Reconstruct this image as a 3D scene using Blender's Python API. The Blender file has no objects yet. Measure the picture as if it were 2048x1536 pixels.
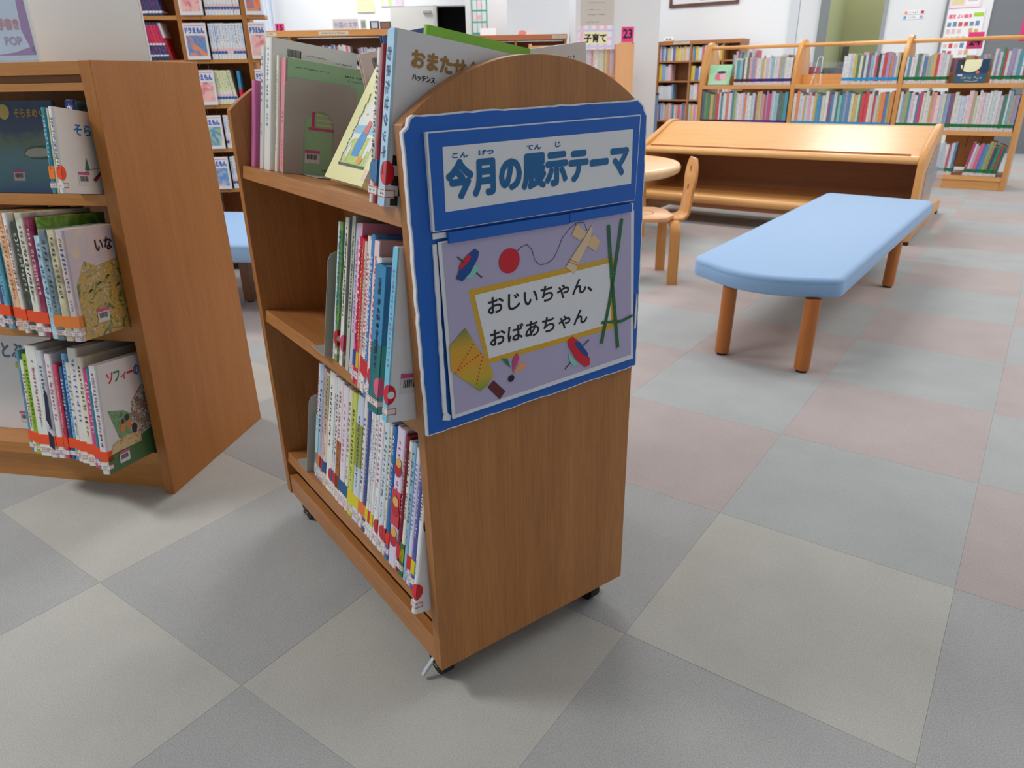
import bpy, bmesh, math, random
from math import sin, cos, pi, radians, sqrt
from mathutils import Vector, Matrix, Euler

SC = bpy.context.scene
COL = SC.collection

# ------------------------------------------------------------------ camera, world, light, exposure
cam = bpy.data.cameras.new('camera')
cam.sensor_fit = 'HORIZONTAL'; cam.sensor_width = 36.0
cam.lens = 36.0 * 1433.14 / 2048.0
cam.clip_start = 0.02; cam.clip_end = 100
cam.dof.use_dof = True; cam.dof.focus_distance = 1.15; cam.dof.aperture_fstop = 11.0
cam_o = bpy.data.objects.new('camera', cam); COL.objects.link(cam_o)
CAMP = Vector((1.46096, -0.49145, 0.98760))
def _rod(w):
    w = Vector(w); t = w.length; k = w / t
    return Matrix.Rotation(t, 3, k)
_R = _rod((1.909369804, 0.599348167, -0.417353894))      # world -> view (x right, y down, z forward)
_r, _d, _f = Vector(_R[0]), Vector(_R[1]), Vector(_R[2])
cam_o.matrix_world = Matrix(((_r.x, -_d.x, -_f.x, CAMP.x), (_r.y, -_d.y, -_f.y, CAMP.y), (_r.z, -_d.z, -_f.z, CAMP.z), (0, 0, 0, 1)))
SC.camera = cam_o

world = bpy.data.worlds.new('daylight'); SC.world = world; world.use_nodes = True
bg = world.node_tree.nodes['Background']
bg.inputs['Color'].default_value = (0.80, 0.90, 1.0, 1); bg.inputs['Strength'].default_value = 2.2

SC.view_settings.view_transform = 'Standard'; SC.view_settings.look = 'None'
SC.view_settings.exposure = 0.0; SC.view_settings.gamma = 1.0
SC.view_settings.use_curve_mapping = False

def area(name, loc, rot, sx, sy, power, color=(1, 1, 1)):
    l = bpy.data.lights.new(name, 'AREA'); l.shape = 'RECTANGLE'; l.size = sx; l.size_y = sy
    l.energy = power; l.color = color
    o = bpy.data.objects.new(name, l); COL.objects.link(o); o.location = loc; o.rotation_euler = rot
    return o
for (x, y, w) in ((-3.6, .6, 60), (-1.4, -1.1, 64), (-.5, 2.4, 26), (2.9, 2.4, 22), (-4.6, 3.8, 30), (-1.2, 3.8, 30), (2.6, 3.8, 30), (-6.2, 6.9, 36), (-3.2, 6.9, 34), (2.8, 6.9, 32),  # lamp nearest the camera is fill, added for left floor and near panels
                  (-9.0, 5.2, 24), (-7.6, 8.2, 14), (-4.6, 9.4, 38), (-2.2, 9.2, 35), (.2, 9.4, 32), (2.8, 9.4, 28)):
    area('ceiling_or_fill_lamp', (x, y, 2.93), (0, 0, 0), 1.3, 0.6, w, (1.0, 0.985, 0.96))
area('ceiling_or_fill_lamp', (-0.20, 6.60, 2.93), (0, 0, 0), 0.75, 1.5, 34, (1.0, 0.985, 0.96))
area('ceiling_or_fill_lamp', (-1.0, 11.5, 2.93), (0, 0, 0), .6, .6, 13, (1.0, 0.985, 0.96))  # small fill added over the olive recess to brighten its walls
area('window_or_fill_light', (-6.5, -1.2, 1.7), (0, radians(-90), 0), 2.0, 4.0, 64, (0.90, 0.95, 1.0))  # added fill from the left, no window built here; brightens the left floor
area('window_or_fill_light', (-8.6, 4.6, 1.75), (0, radians(-90), radians(0)), 2.0, 4.0, 60, (0.90, 0.95, 1.0))

# ------------------------------------------------------------------ materials
def lin(c):
    c = c / 255.0
    return c / 12.92 if c <= 0.04045 else ((c + 0.055) / 1.055) ** 2.4
def S(r, g, b): return (lin(r), lin(g), lin(b), 1.0)
_M = {}
def mat(name, col, rough=0.5, spec=0.4, metal=0.0, alpha=1.0):
    if name in _M: return _M[name]
    m = bpy.data.materials.new(name); m.use_nodes = True
    b = m.node_tree.nodes['Principled BSDF']
    b.inputs['Base Color'].default_value = col if len(col) == 4 else S(*col)
    b.inputs['Roughness'].default_value = rough; b.inputs['Metallic'].default_value = metal
    b.inputs['Specular IOR Level'].default_value = spec; b.inputs['Alpha'].default_value = alpha
    _M[name] = m; return m
def flatc(r, g, b, rough=0.5, spec=0.35):
    return mat('colour_%d_%d_%d_%d' % (r, g, b, int(rough * 100)), (r, g, b), rough, spec)

def nodes_of(m):
    nt = m.node_tree; return nt, nt.nodes, nt.links, nt.nodes['Principled BSDF']

def wood(name, c1, c2, axis='z', rough=0.35, fine=230.0, spec=0.4, coat=0.0):
    if name in _M: return _M[name]
    m = bpy.data.materials.new(name); m.use_nodes = True
    nt, N, L, B = nodes_of(m)
    tc = N.new('ShaderNodeTexCoord'); mp = N.new('ShaderNodeMapping'); L.new(tc.outputs['Object'], mp.inputs['Vector'])
    s = [1, 1, 1]; s['xyz'.index(axis)] = 0.045
    mp.inputs['Scale'].default_value = s
    n1 = N.new('ShaderNodeTexNoise'); n1.inputs['Scale'].default_value = fine; n1.inputs['Detail'].default_value = 4; n1.inputs['Roughness'].default_value = 0.65
    n2 = N.new('ShaderNodeTexNoise'); n2.inputs['Scale'].default_value = fine * 0.13; n2.inputs['Detail'].default_value = 3; n2.inputs['Distortion'].default_value = 0.6
    L.new(mp.outputs['Vector'], n1.inputs['Vector']); L.new(mp.outputs['Vector'], n2.inputs['Vector'])
    mx = N.new('ShaderNodeMath'); mx.operation = 'MULTIPLY_ADD'; mx.inputs[1].default_value = 0.6
    L.new(n1.outputs['Fac'], mx.inputs[0])
    m2 = N.new('ShaderNodeMath'); m2.operation = 'MULTIPLY'; m2.inputs[1].default_value = 0.4
    L.new(n2.outputs['Fac'], m2.inputs[0]); L.new(m2.outputs[0], mx.inputs[2])
    rp = N.new('ShaderNodeValToRGB'); rp.color_ramp.elements[0].position = 0.30; rp.color_ramp.elements[1].position = 0.68
    rp.color_ramp.elements[0].color = S(*c1); rp.color_ramp.elements[1].color = S(*c2)
    L.new(mx.outputs[0], rp.inputs['Fac']); L.new(rp.outputs['Color'], B.inputs['Base Color'])
    B.inputs['Roughness'].default_value = rough; B.inputs['Specular IOR Level'].default_value = spec
    if coat: B.inputs['Coat Weight'].default_value = coat; B.inputs['Coat Roughness'].default_value = 0.24
    bp = N.new('ShaderNodeBump'); bp.inputs['Strength'].default_value = 0.06; bp.inputs['Distance'].default_value = 0.001
    L.new(n1.outputs['Fac'], bp.inputs['Height']); L.new(bp.outputs['Normal'], B.inputs['Normal'])
    _M[name] = m; return m
WZ = wood('oak_veneer_upright', (150, 95, 49), (186, 127, 71), 'z', 0.42)
WY = wood('oak_veneer_along', (160, 102, 54), (192, 133, 80), 'y', 0.36)
WX = wood('oak_veneer_across', (160, 102, 54), (190, 131, 79), 'x', 0.36)
LZ = wood('shelf_veneer_upright', (160, 99, 44), (184, 122, 60), 'z', 0.42)
LX = wood('shelf_veneer_across', (174, 114, 54), (198, 138, 74), 'x', 0.38)
BZ = wood('light_beech_upright', (202, 142, 78), (226, 168, 102), 'z', 0.32)
BX = wood('light_beech_across', (206, 148, 84), (230, 174, 108), 'x', 0.28, coat=0.3)
BY = wood('light_beech_along', (206, 148, 84), (230, 174, 108), 'y', 0.3)
DK = wood('polished_beech_desk', (212, 156, 88), (232, 178, 112), 'x', 0.34, coat=0.4)
FX = wood('dark_oak_across', (150, 96, 56), (178, 122, 76), 'x', 0.4)

def carpet(name, col, fleck, amt=0.5):
    m = bpy.data.materials.new(name); m.use_nodes = True
    nt, N, L, B = nodes_of(m)
    tc = N.new('ShaderNodeTexCoord'); gm = N.new('ShaderNodeNewGeometry')
    n = N.new('ShaderNodeTexNoise'); n.inputs['Scale'].default_value = 420; n.inputs['Detail'].default_value = 3; n.inputs['Roughness'].default_value = 0.7
    L.new(gm.outputs['Position'], n.inputs['Vector'])
    n2 = N.new('ShaderNodeTexNoise'); n2.inputs['Scale'].default_value = 6; n2.inputs['Detail'].default_value = 4
    L.new(gm.outputs['Position'], n2.inputs['Vector'])
    rp = N.new('ShaderNodeValToRGB'); rp.color_ramp.elements[0].position = 0.34; rp.color_ramp.elements[1].position = 0.64
    rp.color_ramp.elements[0].color = S(*fleck); rp.color_ramp.elements[1].color = S(*col)
    L.new(n.outputs['Fac'], rp.inputs['Fac'])
    mr = N.new('ShaderNodeMapRange'); mr.inputs['To Min'].default_value = 0.88; mr.inputs['To Max'].default_value = 1.1
    L.new(n2.outputs['Fac'], mr.inputs['Value'])
    mu = N.new('ShaderNodeVectorMath'); mu.operation = 'SCALE'
    L.new(rp.outputs['Color'], mu.inputs[0]); L.new(mr.outputs['Result'], mu.inputs['Scale'])
    L.new(mu.outputs[0], B.inputs['Base Color'])
    B.inputs['Roughness'].default_value = 0.95; B.inputs['Specular IOR Level'].default_value = 0.1
    bp = N.new('ShaderNodeBump'); bp.inputs['Strength'].default_value = 0.35; bp.inputs['Distance'].default_value = 0.003
    L.new(n.outputs['Fac'], bp.inputs['Height']); L.new(bp.outputs['Normal'], B.inputs['Normal'])
    return m
CG = carpet('grey_carpet', (183, 184, 183), (153, 154, 154))
CC = carpet('cream_carpet', (194, 193, 187), (172, 170, 164))
CL = carpet('pale_blue_grey_carpet', (182, 185, 185), (158, 161, 162))
CP = carpet('pink_grey_carpet', (188, 179, 177), (166, 154, 153))

def picmat(name, cols, scale=14.0, rough=0.32, contrast=1.0, dist=1.2):
    """printed cover picture: soft patches of the given colours"""
    if name in _M: return _M[name]
    m = bpy.data.materials.new(name); m.use_nodes = True
    nt, N, L, B = nodes_of(m)
    tc = N.new('ShaderNodeTexCoord'); oi = N.new('ShaderNodeObjectInfo')
    ad = N.new('ShaderNodeVectorMath'); ad.operation = 'ADD'
    sc = N.new('ShaderNodeVectorMath'); sc.operation = 'SCALE'; sc.inputs['Scale'].default_value = 37.0
    cb = N.new('ShaderNodeCombineXYZ')
    for k in 'XYZ': L.new(oi.outputs['Random'], cb.inputs[k])
    L.new(cb.outputs[0], sc.inputs[0]); L.new(tc.outputs['Object'], ad.inputs[0]); L.new(sc.outputs[0], ad.inputs[1])
    n = N.new('ShaderNodeTexNoise'); n.inputs['Scale'].default_value = scale; n.inputs['Detail'].default_value = 3.5; n.inputs['Distortion'].default_value = dist
    L.new(ad.outputs[0], n.inputs['Vector'])
    rp = N.new('ShaderNodeValToRGB'); e = rp.color_ramp.elements
    k = len(cols); lo, hi = 0.5 - 0.2 / contrast, 0.5 + 0.2 / contrast
    e[0].position = lo; e[0].color = S(*cols[0]); e[1].position = hi; e[1].color = S(*cols[-1])
    for i in range(1, k - 1):
        q = e.new(lo + (hi - lo) * i / (k - 1)); q.color = S(*cols[i])
    L.new(n.outputs['Fac'], rp.inputs['Fac']); L.new(rp.outputs['Color'], B.inputs['Base Color'])
    B.inputs['Roughness'].default_value = rough
    _M[name] = m; return m

def glassmat(name, tint=(1, 1, 1), mixf=0.12):
    if name in _M: return _M[name]
    m = bpy.data.materials.new(name); m.use_nodes = True
    nt = m.node_tree; N, L = nt.nodes, nt.links
    N.remove(N['Principled BSDF'])
    t = N.new('ShaderNodeBsdfTransparent'); t.inputs[0].default_value = (*tint, 1)
    g = N.new('ShaderNodeBsdfGlossy'); g.inputs['Roughness'].default_value = 0.04
    x = N.new('ShaderNodeMixShader'); x.inputs[0].default_value = mixf
    L.new(t.outputs[0], x.inputs[1]); L.new(g.outputs[0], x.inputs[2]); L.new(x.outputs[0], N['Material Output'].inputs['Surface'])
    _M[name] = m; return m
ACR = glassmat('clear_acrylic', (0.94, 0.96, 0.97), 0.10)

WALL = mat('white_paint', (234, 237, 241), 0.8, 0.2)
PILL = mat('white_pillar_paint', (226, 230, 234), 0.7, 0.2)
PAGE = mat('book_pages', (232, 226, 212), 0.8, 0.1)
METAL = mat('grey_beige_steel', (176, 171, 162), 0.45, 0.4)
WSTEEL = mat('white_steel', (222, 223, 222), 0.4, 0.4)
BLACK = mat('black_rubber', (22, 22, 24), 0.5, 0.4)
CHROME = mat('chrome', (210, 212, 215), 0.18, 0.5, 1.0)
WHITE = flatc(238, 238, 240)
INK = flatc(38, 36, 42)

# ------------------------------------------------------------------ mesh helpers
class MB:
    def __init__(s): s.v = []; s.f = []; s.mi = []
    def add(s, vs, fs, mi=0):
        b = len(s.v); s.v += [tuple(p) for p in vs]; s.f += [tuple(i + b for i in q) for q in fs]; s.mi += [mi] * len(fs); return s
    def box(s, x0, x1, y0, y1, z0, z1, mi=0):
        v = [(x0, y0, z0), (x1, y0, z0), (x1, y1, z0), (x0, y1, z0), (x0, y0, z1), (x1, y0, z1), (x1, y1, z1), (x0, y1, z1)]
        return s.add(v, [(0, 3, 2, 1), (4, 5, 6, 7), (0, 1, 5, 4), (1, 2, 6, 5), (2, 3, 7, 6), (3, 0, 4, 7)], mi)
    def prism(s, poly, a0, a1, axis='x', mi=0):
        """poly: 2D outline; extruded along axis. axis x -> (y,z), y -> (x,z), z -> (x,y)"""
        n = len(poly)
        def P(p, a): return (a, p[0], p[1]) if axis == 'x' else ((p[0], a, p[1]) if axis == 'y' else (p[0], p[1], a))
        vs = [P(p, a0) for p in poly] + [P(p, a1) for p in poly]
        fs = [tuple(range(n)), tuple(range(2 * n - 1, n - 1, -1))] + [(i, i + n, (i + 1) % n + n, (i + 1) % n) for i in range(n)]
        return s.add(vs, fs, mi)
    def cyl(s, p0, p1, r0, r1=None, seg=16, mi=0):
        r1 = r0 if r1 is None else r1
        p0, p1 = Vector(p0), Vector(p1); d = (p1 - p0).normalized()
        u = d.orthogonal().normalized(); w = d.cross(u)
        vs = []
        for p, r in ((p0, r0), (p1, r1)):
            for i in range(seg):
                a = 2 * pi * i / seg; vs.append(p + (u * cos(a) + w * sin(a)) * r)
        fs = [tuple(range(seg - 1, -1, -1)), tuple(range(seg, 2 * seg))] + [(i, (i + 1) % seg, (i + 1) % seg + seg, i + seg) for i in range(seg)]
        return s.add(vs, fs, mi)
    def tube(s, pts, r, seg=8, mi=0):
        pts = [Vector(p) for p in pts]; n = len(pts); rings = []; vs = []
        for i, p in enumerate(pts):
            d = (pts[min(i + 1, n - 1)] - pts[max(i - 1, 0)]).normalized()
            ref = Vector((0, 0, 1)) if abs(d.z) < 0.9 else Vector((1, 0, 0))
            u = d.cross(ref).normalized(); w = u.cross(d)
            for k in range(seg):
                a = 2 * pi * k / seg; vs.append(p + (u * cos(a) + w * sin(a)) * r)
        fs = [(i * seg + k, i * seg + (k + 1) % seg, (i + 1) * seg + (k + 1) % seg, (i + 1) * seg + k) for i in range(n - 1) for k in range(seg)]
        fs += [tuple(range(seg - 1, -1, -1)), tuple(range((n - 1) * seg, n * seg))]
        return s.add(vs, fs, mi)
    def lathe(s, prof, c=(0, 0, 0), seg=32, mi=0):
        vs = []; n = len(prof)
        for i in range(seg):
            a = 2 * pi * i / seg
            for r, z in prof: vs.append((c[0] + r * cos(a), c[1] + r * sin(a), c[2] + z))
        fs = [(i * n + k, ((i + 1) % seg) * n + k, ((i + 1) % seg) * n + k + 1, i * n + k + 1) for i in range(seg) for k in range(n - 1)]
        fs += [tuple(i * n for i in range(seg - 1, -1, -1)), tuple(i * n + n - 1 for i in range(seg))]
        return s.add(vs, fs, mi)
    def build(s, name, mats, parent=None, bevel=0.0, smooth=False, loc=None, rot=None, seg=2):
        me = bpy.data.meshes.new(name); me.from_pydata(s.v, [], s.f)
        mats = mats if isinstance(mats, (list, tuple)) else [mats]
        for m in mats: me.materials.append(m)
        if any(s.mi): me.polygons.foreach_set('material_index', s.mi)
        bm = bmesh.new(); bm.from_mesh(me)
        bmesh.ops.recalc_face_normals(bm, faces=bm.faces)
        if bevel:
            es = [e for e in bm.edges if len(e.link_faces) == 2 and e.calc_face_angle(0) > 0.6]
            bmesh.ops.bevel(bm, geom=es, offset=bevel, segments=seg, profile=0.5, affect='EDGES', clamp_overlap=True)
        bm.to_mesh(me); bm.free()
        if smooth:
            me.polygons.foreach_set('use_smooth', [True] * len(me.polygons))
            try: me.set_sharp_from_angle(angle=radians(40))
            except Exception: pass
        o = bpy.data.objects.new(name, me); COL.objects.link(o)
        if parent is not None: o.parent = parent
        if loc is not None: o.location = loc
        if rot is not None: o.rotation_euler = rot
        return o

def tag(o, label, cat, group=None, kind=None):
    if label: o['label'] = label
    if cat: o['category'] = cat
    if group: o['group'] = group
    if kind: o['kind'] = kind
    return o
def thing(name, label, cat, loc=(0, 0, 0), rz=0.0, group=None, rot=None):
    o = bpy.data.objects.new(name, None); COL.objects.link(o); o.empty_display_size = 0.05
    o.location = loc; o.rotation_euler = rot if rot is not None else (0, 0, rz)
    return tag(o, label, cat, group)
def structure(o): o['kind'] = 'structure'; return o

MAPS = {'front': lambda u, v, w: (u, -w, v), 'cover': lambda u, v, w: (w, u, v), 'top': lambda u, v, w: (u, v, w), 'back': lambda u, v, w: (-u, w, v)}
def flat(parent, name, polys, m, w=0.0, mp='front'):
    """flat print: polygons in (u,v) laid at height w on a surface of the parent"""
    f = MAPS[mp]; b = MB()
    for p in polys: b.add([f(u, v, w) for u, v in p], [tuple(range(len(p)))])
    me = bpy.data.meshes.new(name); me.from_pydata(b.v, [], b.f)
    me.materials.append(m)
    o = bpy.data.objects.new(name, me); COL.objects.link(o); o.parent = parent; return o
def rect(u0, v0, u1, v1): return [(u0, v0), (u1, v0), (u1, v1), (u0, v1)]
def disc(u, v, ru, rv=None, n=28, a0=0, a1=2 * pi):
    rv = ru if rv is None else rv
    return [(u + ru * cos(a0 + (a1 - a0) * i / n), v + rv * sin(a0 + (a1 - a0) * i / n)) for i in range(n)]
def bar(p, q, t):
    p, q = Vector(p), Vector(q); d = (q - p).normalized(); n = Vector((-d.y, d.x)) * t / 2
    return [tuple(p - n), tuple(q - n), tuple(q + n), tuple(p + n)]

_T = {}
def glyphs(s):
    if s in _T: return _T[s]
    c = bpy.data.curves.new('lettering', 'FONT'); c.body = s; c.size = 1; c.resolution_u = 3
    o = bpy.data.objects.new('lettering', c); COL.objects.link(o)
    dg = bpy.context.evaluated_depsgraph_get(); dg.update()
    me = bpy.data.meshes.new_from_object(o.evaluated_get(dg))
    vs = [tuple(v.co) for v in me.vertices]; fs = [tuple(p.vertices) for p in me.polygons]
    bpy.data.objects.remove(o); bpy.data.curves.remove(c); bpy.data.meshes.remove(me)
    x0 = min(v[0] for v in vs); x1 = max(v[0] for v in vs); y0 = min(v[1] for v in vs); y1 = max(v[1] for v in vs)
    vs = [((v[0] - x0) / (x1 - x0), (v[1] - y0) / (y1 - y0)) for v in vs]
    _T[s] = (vs, fs, (x1 - x0) / (y1 - y0)); return _T[s]
def text(parent, s, u0, v0, u1, v1, m, w=0.0, mp='front', bold=0.0, name='lettering', dv=0.0, turn=False):
    """words as flat print filling the box (u0,v0)-(u1,v1); dv: rise of the right end; turn: written down a spine"""
    vs, fs, _ = glyphs(s); f = MAPS[mp]; b = MB()
    offs = [(0, 0)] if not bold else [(0, 0)] + [(bold * cos(a * pi / 4), bold * sin(a * pi / 4)) for a in range(8)]
    for qi, (ou, ov) in enumerate(offs):
        wq = w + qi * 1.6e-5
        if turn: pts = [f(u0 + (u1 - u0) * y + ou, v1 - (v1 - v0) * x + ov, wq) for x, y in vs]
        else: pts = [f(u0 + (u1 - u0) * x + ou, v0 + (v1 - v0) * y + dv * x + ov, wq) for x, y in vs]
        b.add(pts, fs)
    me = bpy.data.meshes.new(name); me.from_pydata(b.v, [], b.f); me.materials.append(m)
    o = bpy.data.objects.new(name, me); COL.objects.link(o); o.parent = parent; return o
def strokes(rng, u0, v0, u1, v1, vertical=True, n=None, fill=0.9):
    """small print too far off to read: cells of a few short strokes each, sizes and gaps uneven"""
    out = []; W, H = abs(u1 - u0), abs(v1 - v0)
    L = H if vertical else W; c = W if vertical else H
    n = n or max(1, int(L / (c * 1.02))); pos = 0.0; k = rng.uniform(.8, 1.15)
    while pos < L - c * .5:
        if rng.random() < .09: pos += c * .6; continue
        g = c * rng.uniform(.72, 1.0); cu, cv = (u0 + W / 2, v1 - pos - g / 2) if vertical else (u0 + pos + g / 2, v0 + H / 2)
        h = g * 0.46 * fill; t = c * rng.uniform(.11, .15)
        for q in range(rng.choice((3, 4, 4, 5))):
            r = rng.random()
            if r < 0.42:
                y = cv + rng.uniform(-h, h); out.append(bar((cu - h * rng.uniform(0.5, 1), y), (cu + h * rng.uniform(0.5, 1), y + rng.uniform(-.15, .25) * h), t))
            elif r < .8:
                x = cu + rng.uniform(-h, h); out.append(bar((x, cv - h * rng.uniform(0.4, 1)), (x + rng.uniform(-.3, .3) * h, cv + h * rng.uniform(0.4, 1)), t))
            else:
                out.append(bar((cu + rng.uniform(-h, 0), cv + rng.uniform(0, h)), (cu + rng.uniform(0, h), cv - rng.uniform(0, h)), t))
        pos += c * 1.05 * k
    return out

_CN = [('white', (238, 238, 240)), ('off white', (222, 220, 214)), ('pale grey', (196, 198, 202)), ('grey', (140, 142, 146)), ('dark grey', (80, 82, 88)), ('black', (28, 28, 32)),
       ('cream', (238, 228, 200)), ('beige', (214, 190, 150)), ('tan', (190, 145, 100)), ('brown', (120, 75, 45)), ('pale yellow', (240, 234, 160)), ('yellow', (230, 200, 50)), ('mustard', (196, 160, 60)),
       ('orange', (235, 130, 50)), ('peach', (240, 190, 160)), ('pale pink', (240, 205, 212)), ('pink', (230, 150, 175)), ('hot pink', (222, 60, 120)), ('red', (205, 40, 50)), ('maroon', (125, 35, 55)),
       ('lilac', (200, 185, 220)), ('purple', (110, 70, 140)), ('indigo', (60, 70, 140)), ('navy blue', (30, 45, 90)), ('blue', (40, 105, 185)), ('sky blue', (110, 180, 225)), ('pale blue', (190, 215, 235)),
       ('teal', (30, 125, 140)), ('mint green', (160, 215, 180)), ('green', (50, 140, 70)), ('lime green', (150, 195, 60)), ('dark green', (30, 80, 60)), ('olive green', (130, 130, 70)), ('grey blue', (105, 130, 155))]
def cname(c): return min(_CN, key=lambda k: sum((a - b) ** 2 for a, b in zip(k[1], c)))[0]
_OR = ['', 'first', 'second', 'third', 'fourth', 'fifth', 'sixth', 'seventh', 'eighth', 'ninth', 'tenth', '11th', '12th', '13th']
def ordn(i):
    if i < len(_OR): return _OR[i]
    return '%d%s' % (i, 'th' if 10 <= i % 100 <= 20 else {1: 'st', 2: 'nd', 3: 'rd'}.get(i % 10, 'th'))

# ------------------------------------------------------------------ books
def book_root(label, group, frame, p, tilt=0.0, lean=0.0, turn=0.0, name='picture_book', cat='book'):
    """frame = (origin xy, angle): x right along the shelf, y into the shelf; p local foot of the spine's left edge"""
    (ox, oy), a = frame
    x = ox + cos(a) * p[0] - sin(a) * p[1]; y = oy + sin(a) * p[0] + cos(a) * p[1]
    return thing(name, label, cat, (x, y, p[2]), group=group, rot=(-tilt, lean, a + turn))
def book_body(root, T, W, H, cover, page=PAGE):
    b = min(0.0025, T * 0.25); r = min(T * 0.3, 0.004)
    poly = [(0, W), (0, r), (r * 0.35, r * 0.35), (min(r, T * .5), 0), (max(T - r, T * .5), 0), (T - r * 0.35, r * 0.35), (T, r), (T, W), (T - b, W), (T - b, b + .0008), (b, b + .0008), (b, W)]
    c = MB().prism(poly, 0, H, 'z').build('cover', cover, root)
    MB().box(b, T - b, b + .001, W - 0.004, 0.003, H - 0.003).build('page_block', page, root)
    return c
def tape(root, T, z0, z1, col, depth=0.018, e=0.0003, name='spine_tape'):
    o = MB().prism([(-e, depth), (-e, -e), (T + e, -e), (T + e, depth)][::1], z0, z1, 'z').build(name, col, root); return o
def dot_sticker(root, T, z, r, col, side=1, hole=False):
    e = 0.0006; b = MB(); f = MAPS['cover']
    if side > 0:      # wraps from the spine round onto the front board
        half = [(u, z + v) for u, v in [(r * 0.8 * cos(a), r * sin(a)) for a in [(-pi / 2) + pi * i / 12 for i in range(13)]]]
        b.add([f(u, v, T + e) for u, v in half], [tuple(range(13))])
    w = min(T, r)
    hs = [(T - w * (sin(pi * i / 12)), z + r * cos(pi * i / 12)) for i in range(13)]
    b.add([(u, -e, v) for u, v in hs], [tuple(range(13))])
    o = b.build('round_sticker', col, root)
    if hole: flat(root, 'sticker_centre', [disc(0.004, z, r * .38, r * .38, 10)], WHITE, T + e * 1.6, 'cover')
    return o
def call_label(root, T, z0, z1, edge, depth=0.014):
    e = 0.0005
    MB().prism([(-e, depth), (-e, -e), (T + e, -e), (T + e, depth)], z0, z1, 'z').build('call_label', flatc(230, 224, 222), root)
    if T > .0125: flat(root, 'label_border', [rect(0.001, z1 - .0016, T - .001, z1 - .0006), rect(0.001, z0 + .0006, T - .001, z0 + .0016)], edge, 0.0013)
    flat(root, 'label_print', strokes(random.Random(int(T * 1e5)), T * .2, z0 + .003, T * .8, z1 - .003, False), flatc(120, 110, 112), 0.0012)
    flat(root, 'label_border', [rect(0, z1 - .0018, depth, z1 - .0006), rect(0, z0 + .0006, depth, z0 + .0018), rect(depth - .0012, z0, depth, z1)], edge, T + 0.0008, 'cover')
def barcode_sticker(root, u0, v0, w, h, wT, mp='cover', shear=0.0):
    flat(root, 'barcode_sticker', [rect(u0, v0, u0 + w, v0 + h)], flatc(216, 214, 216), wT + .0004, mp)
    flat(root, 'sticker_heading', [rect(u0, v0 + h * .78, u0 + w, v0 + h)], flatc(208, 84, 140), wT + .0006, mp)
    rng = random.Random(5); u = u0 + w * .14; bars = []
    while u < u0 + w * .82:
        t = w * rng.choice((.018, .03, .045)); bars.append(rect(u, v0 + h * .3, u + t, v0 + h * .7)); u += t + w * rng.choice((.02, .03))
    flat(root, 'barcode', bars, INK, wT + .0006, mp)

def near_book(label, group, frame, p, T, W, H, col, tilt=0, lean=0, turn=0, tp=None, sticker=None, title=None, cover=None, seed=0, band=None, hole=False, name='picture_book', title_len=.5, callc=(200, 90, 90)):
    r = book_root(label, group, frame, p, tilt, lean, turn, name)
    cm = cover or flatc(*col, rough=0.28)
    book_body(r, T, W, H, cm)
    rng = random.Random(seed * 7 + 3)
    if band: tape(r, T, H * band[0], H * band[1], flatc(*band[2], rough=.3), W * .96, .0003, 'picture_band')
    if tp: tape(r, T, 0.030, 0.056, flatc(*tp, rough=.35))
    if sticker: dot_sticker(r, T, 0.042, 0.015, flatc(*sticker, rough=.35), 1, hole)
    if tp or sticker: call_label(r, T, 0.011, 0.022, flatc(*callc))
    if title and T > .004:
        w = min(T * rng.uniform(.5, .78), .010); u0 = (T - w) / 2; z1 = H * rng.uniform(.86, .95); z0 = z1 - H * title_len
        flat(r, 'title_print', strokes(rng, u0, z0, u0 + w, z1), flatc(*title), 0.0009)
        if rng.random() < .7:
            w2 = w * .55; flat(r, 'author_print', strokes(rng, T / 2 - w2 / 2, H * .27, T / 2 + w2 / 2, H * .38), INK, 0.0009)
    return r

def far_book_mesh(T, W, H, bands, mats, lean=0):
    """small distant book: one closed box whose spine is cut into printed bands"""
    b = MB(); zs = [0.0] + [q[0] for q in bands]
    for i, (z1, mi) in enumerate(bands):
        z0 = zs[i]
        v = [(0, 0, z0 * H), (T, 0, z0 * H), (T, W, z0 * H), (0, W, z0 * H), (0, 0, z1 * H), (T, 0, z1 * H), (T, W, z1 * H), (0, W, z1 * H)]
        fs = [(0, 1, 5, 4), (1, 2, 6, 5), (2, 3, 7, 6), (3, 0, 4, 7)]
        b.add(v, fs, mi)
        if i == 0: b.add(v, [(0, 3, 2, 1)], mi)
        if i == len(bands) - 1: b.add(v, [(4, 5, 6, 7)], len(mats) - 1)
    me = bpy.data.meshes.new('picture_book'); me.from_pydata(b.v, [], b.f)
    for m in mats: me.materials.append(m)
    me.polygons.foreach_set('material_index', b.mi); return me


# ------------------------------------------------------------------ setting: floor
fl = MB().box(-14, 6, -4.2, 13, -0.06, -0.012).build('floor', CL); structure(fl)
tile_meshes = {}
def tile_mesh(kind, m):
    if kind not in tile_meshes:
        g = 0.0001; e = 0.0004
        v = [(g, g, -.012), (.5 - g, g, -.012), (.5 - g, .5 - g, -.012), (g, .5 - g, -.012), (g, g, -e), (.5 - g, g, -e), (.5 - g, .5 - g, -e), (g, .5 - g, -e),
             (g + e, g + e, 0), (.5 - g - e, g + e, 0), (.5 - g - e, .5 - g - e, 0), (g + e, .5 - g - e, 0)]
        f = [(0, 1, 5, 4), (1, 2, 6, 5), (2, 3, 7, 6), (3, 0, 4, 7), (4, 5, 9, 8), (5, 6, 10, 9), (6, 7, 11, 10), (7, 4, 8, 11), (8, 9, 10, 11)]
        me = bpy.data.meshes.new('carpet_tile'); me.from_pydata(v, [], f); me.materials.append(m); tile_meshes[kind] = me
    return tile_meshes[kind]
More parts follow.
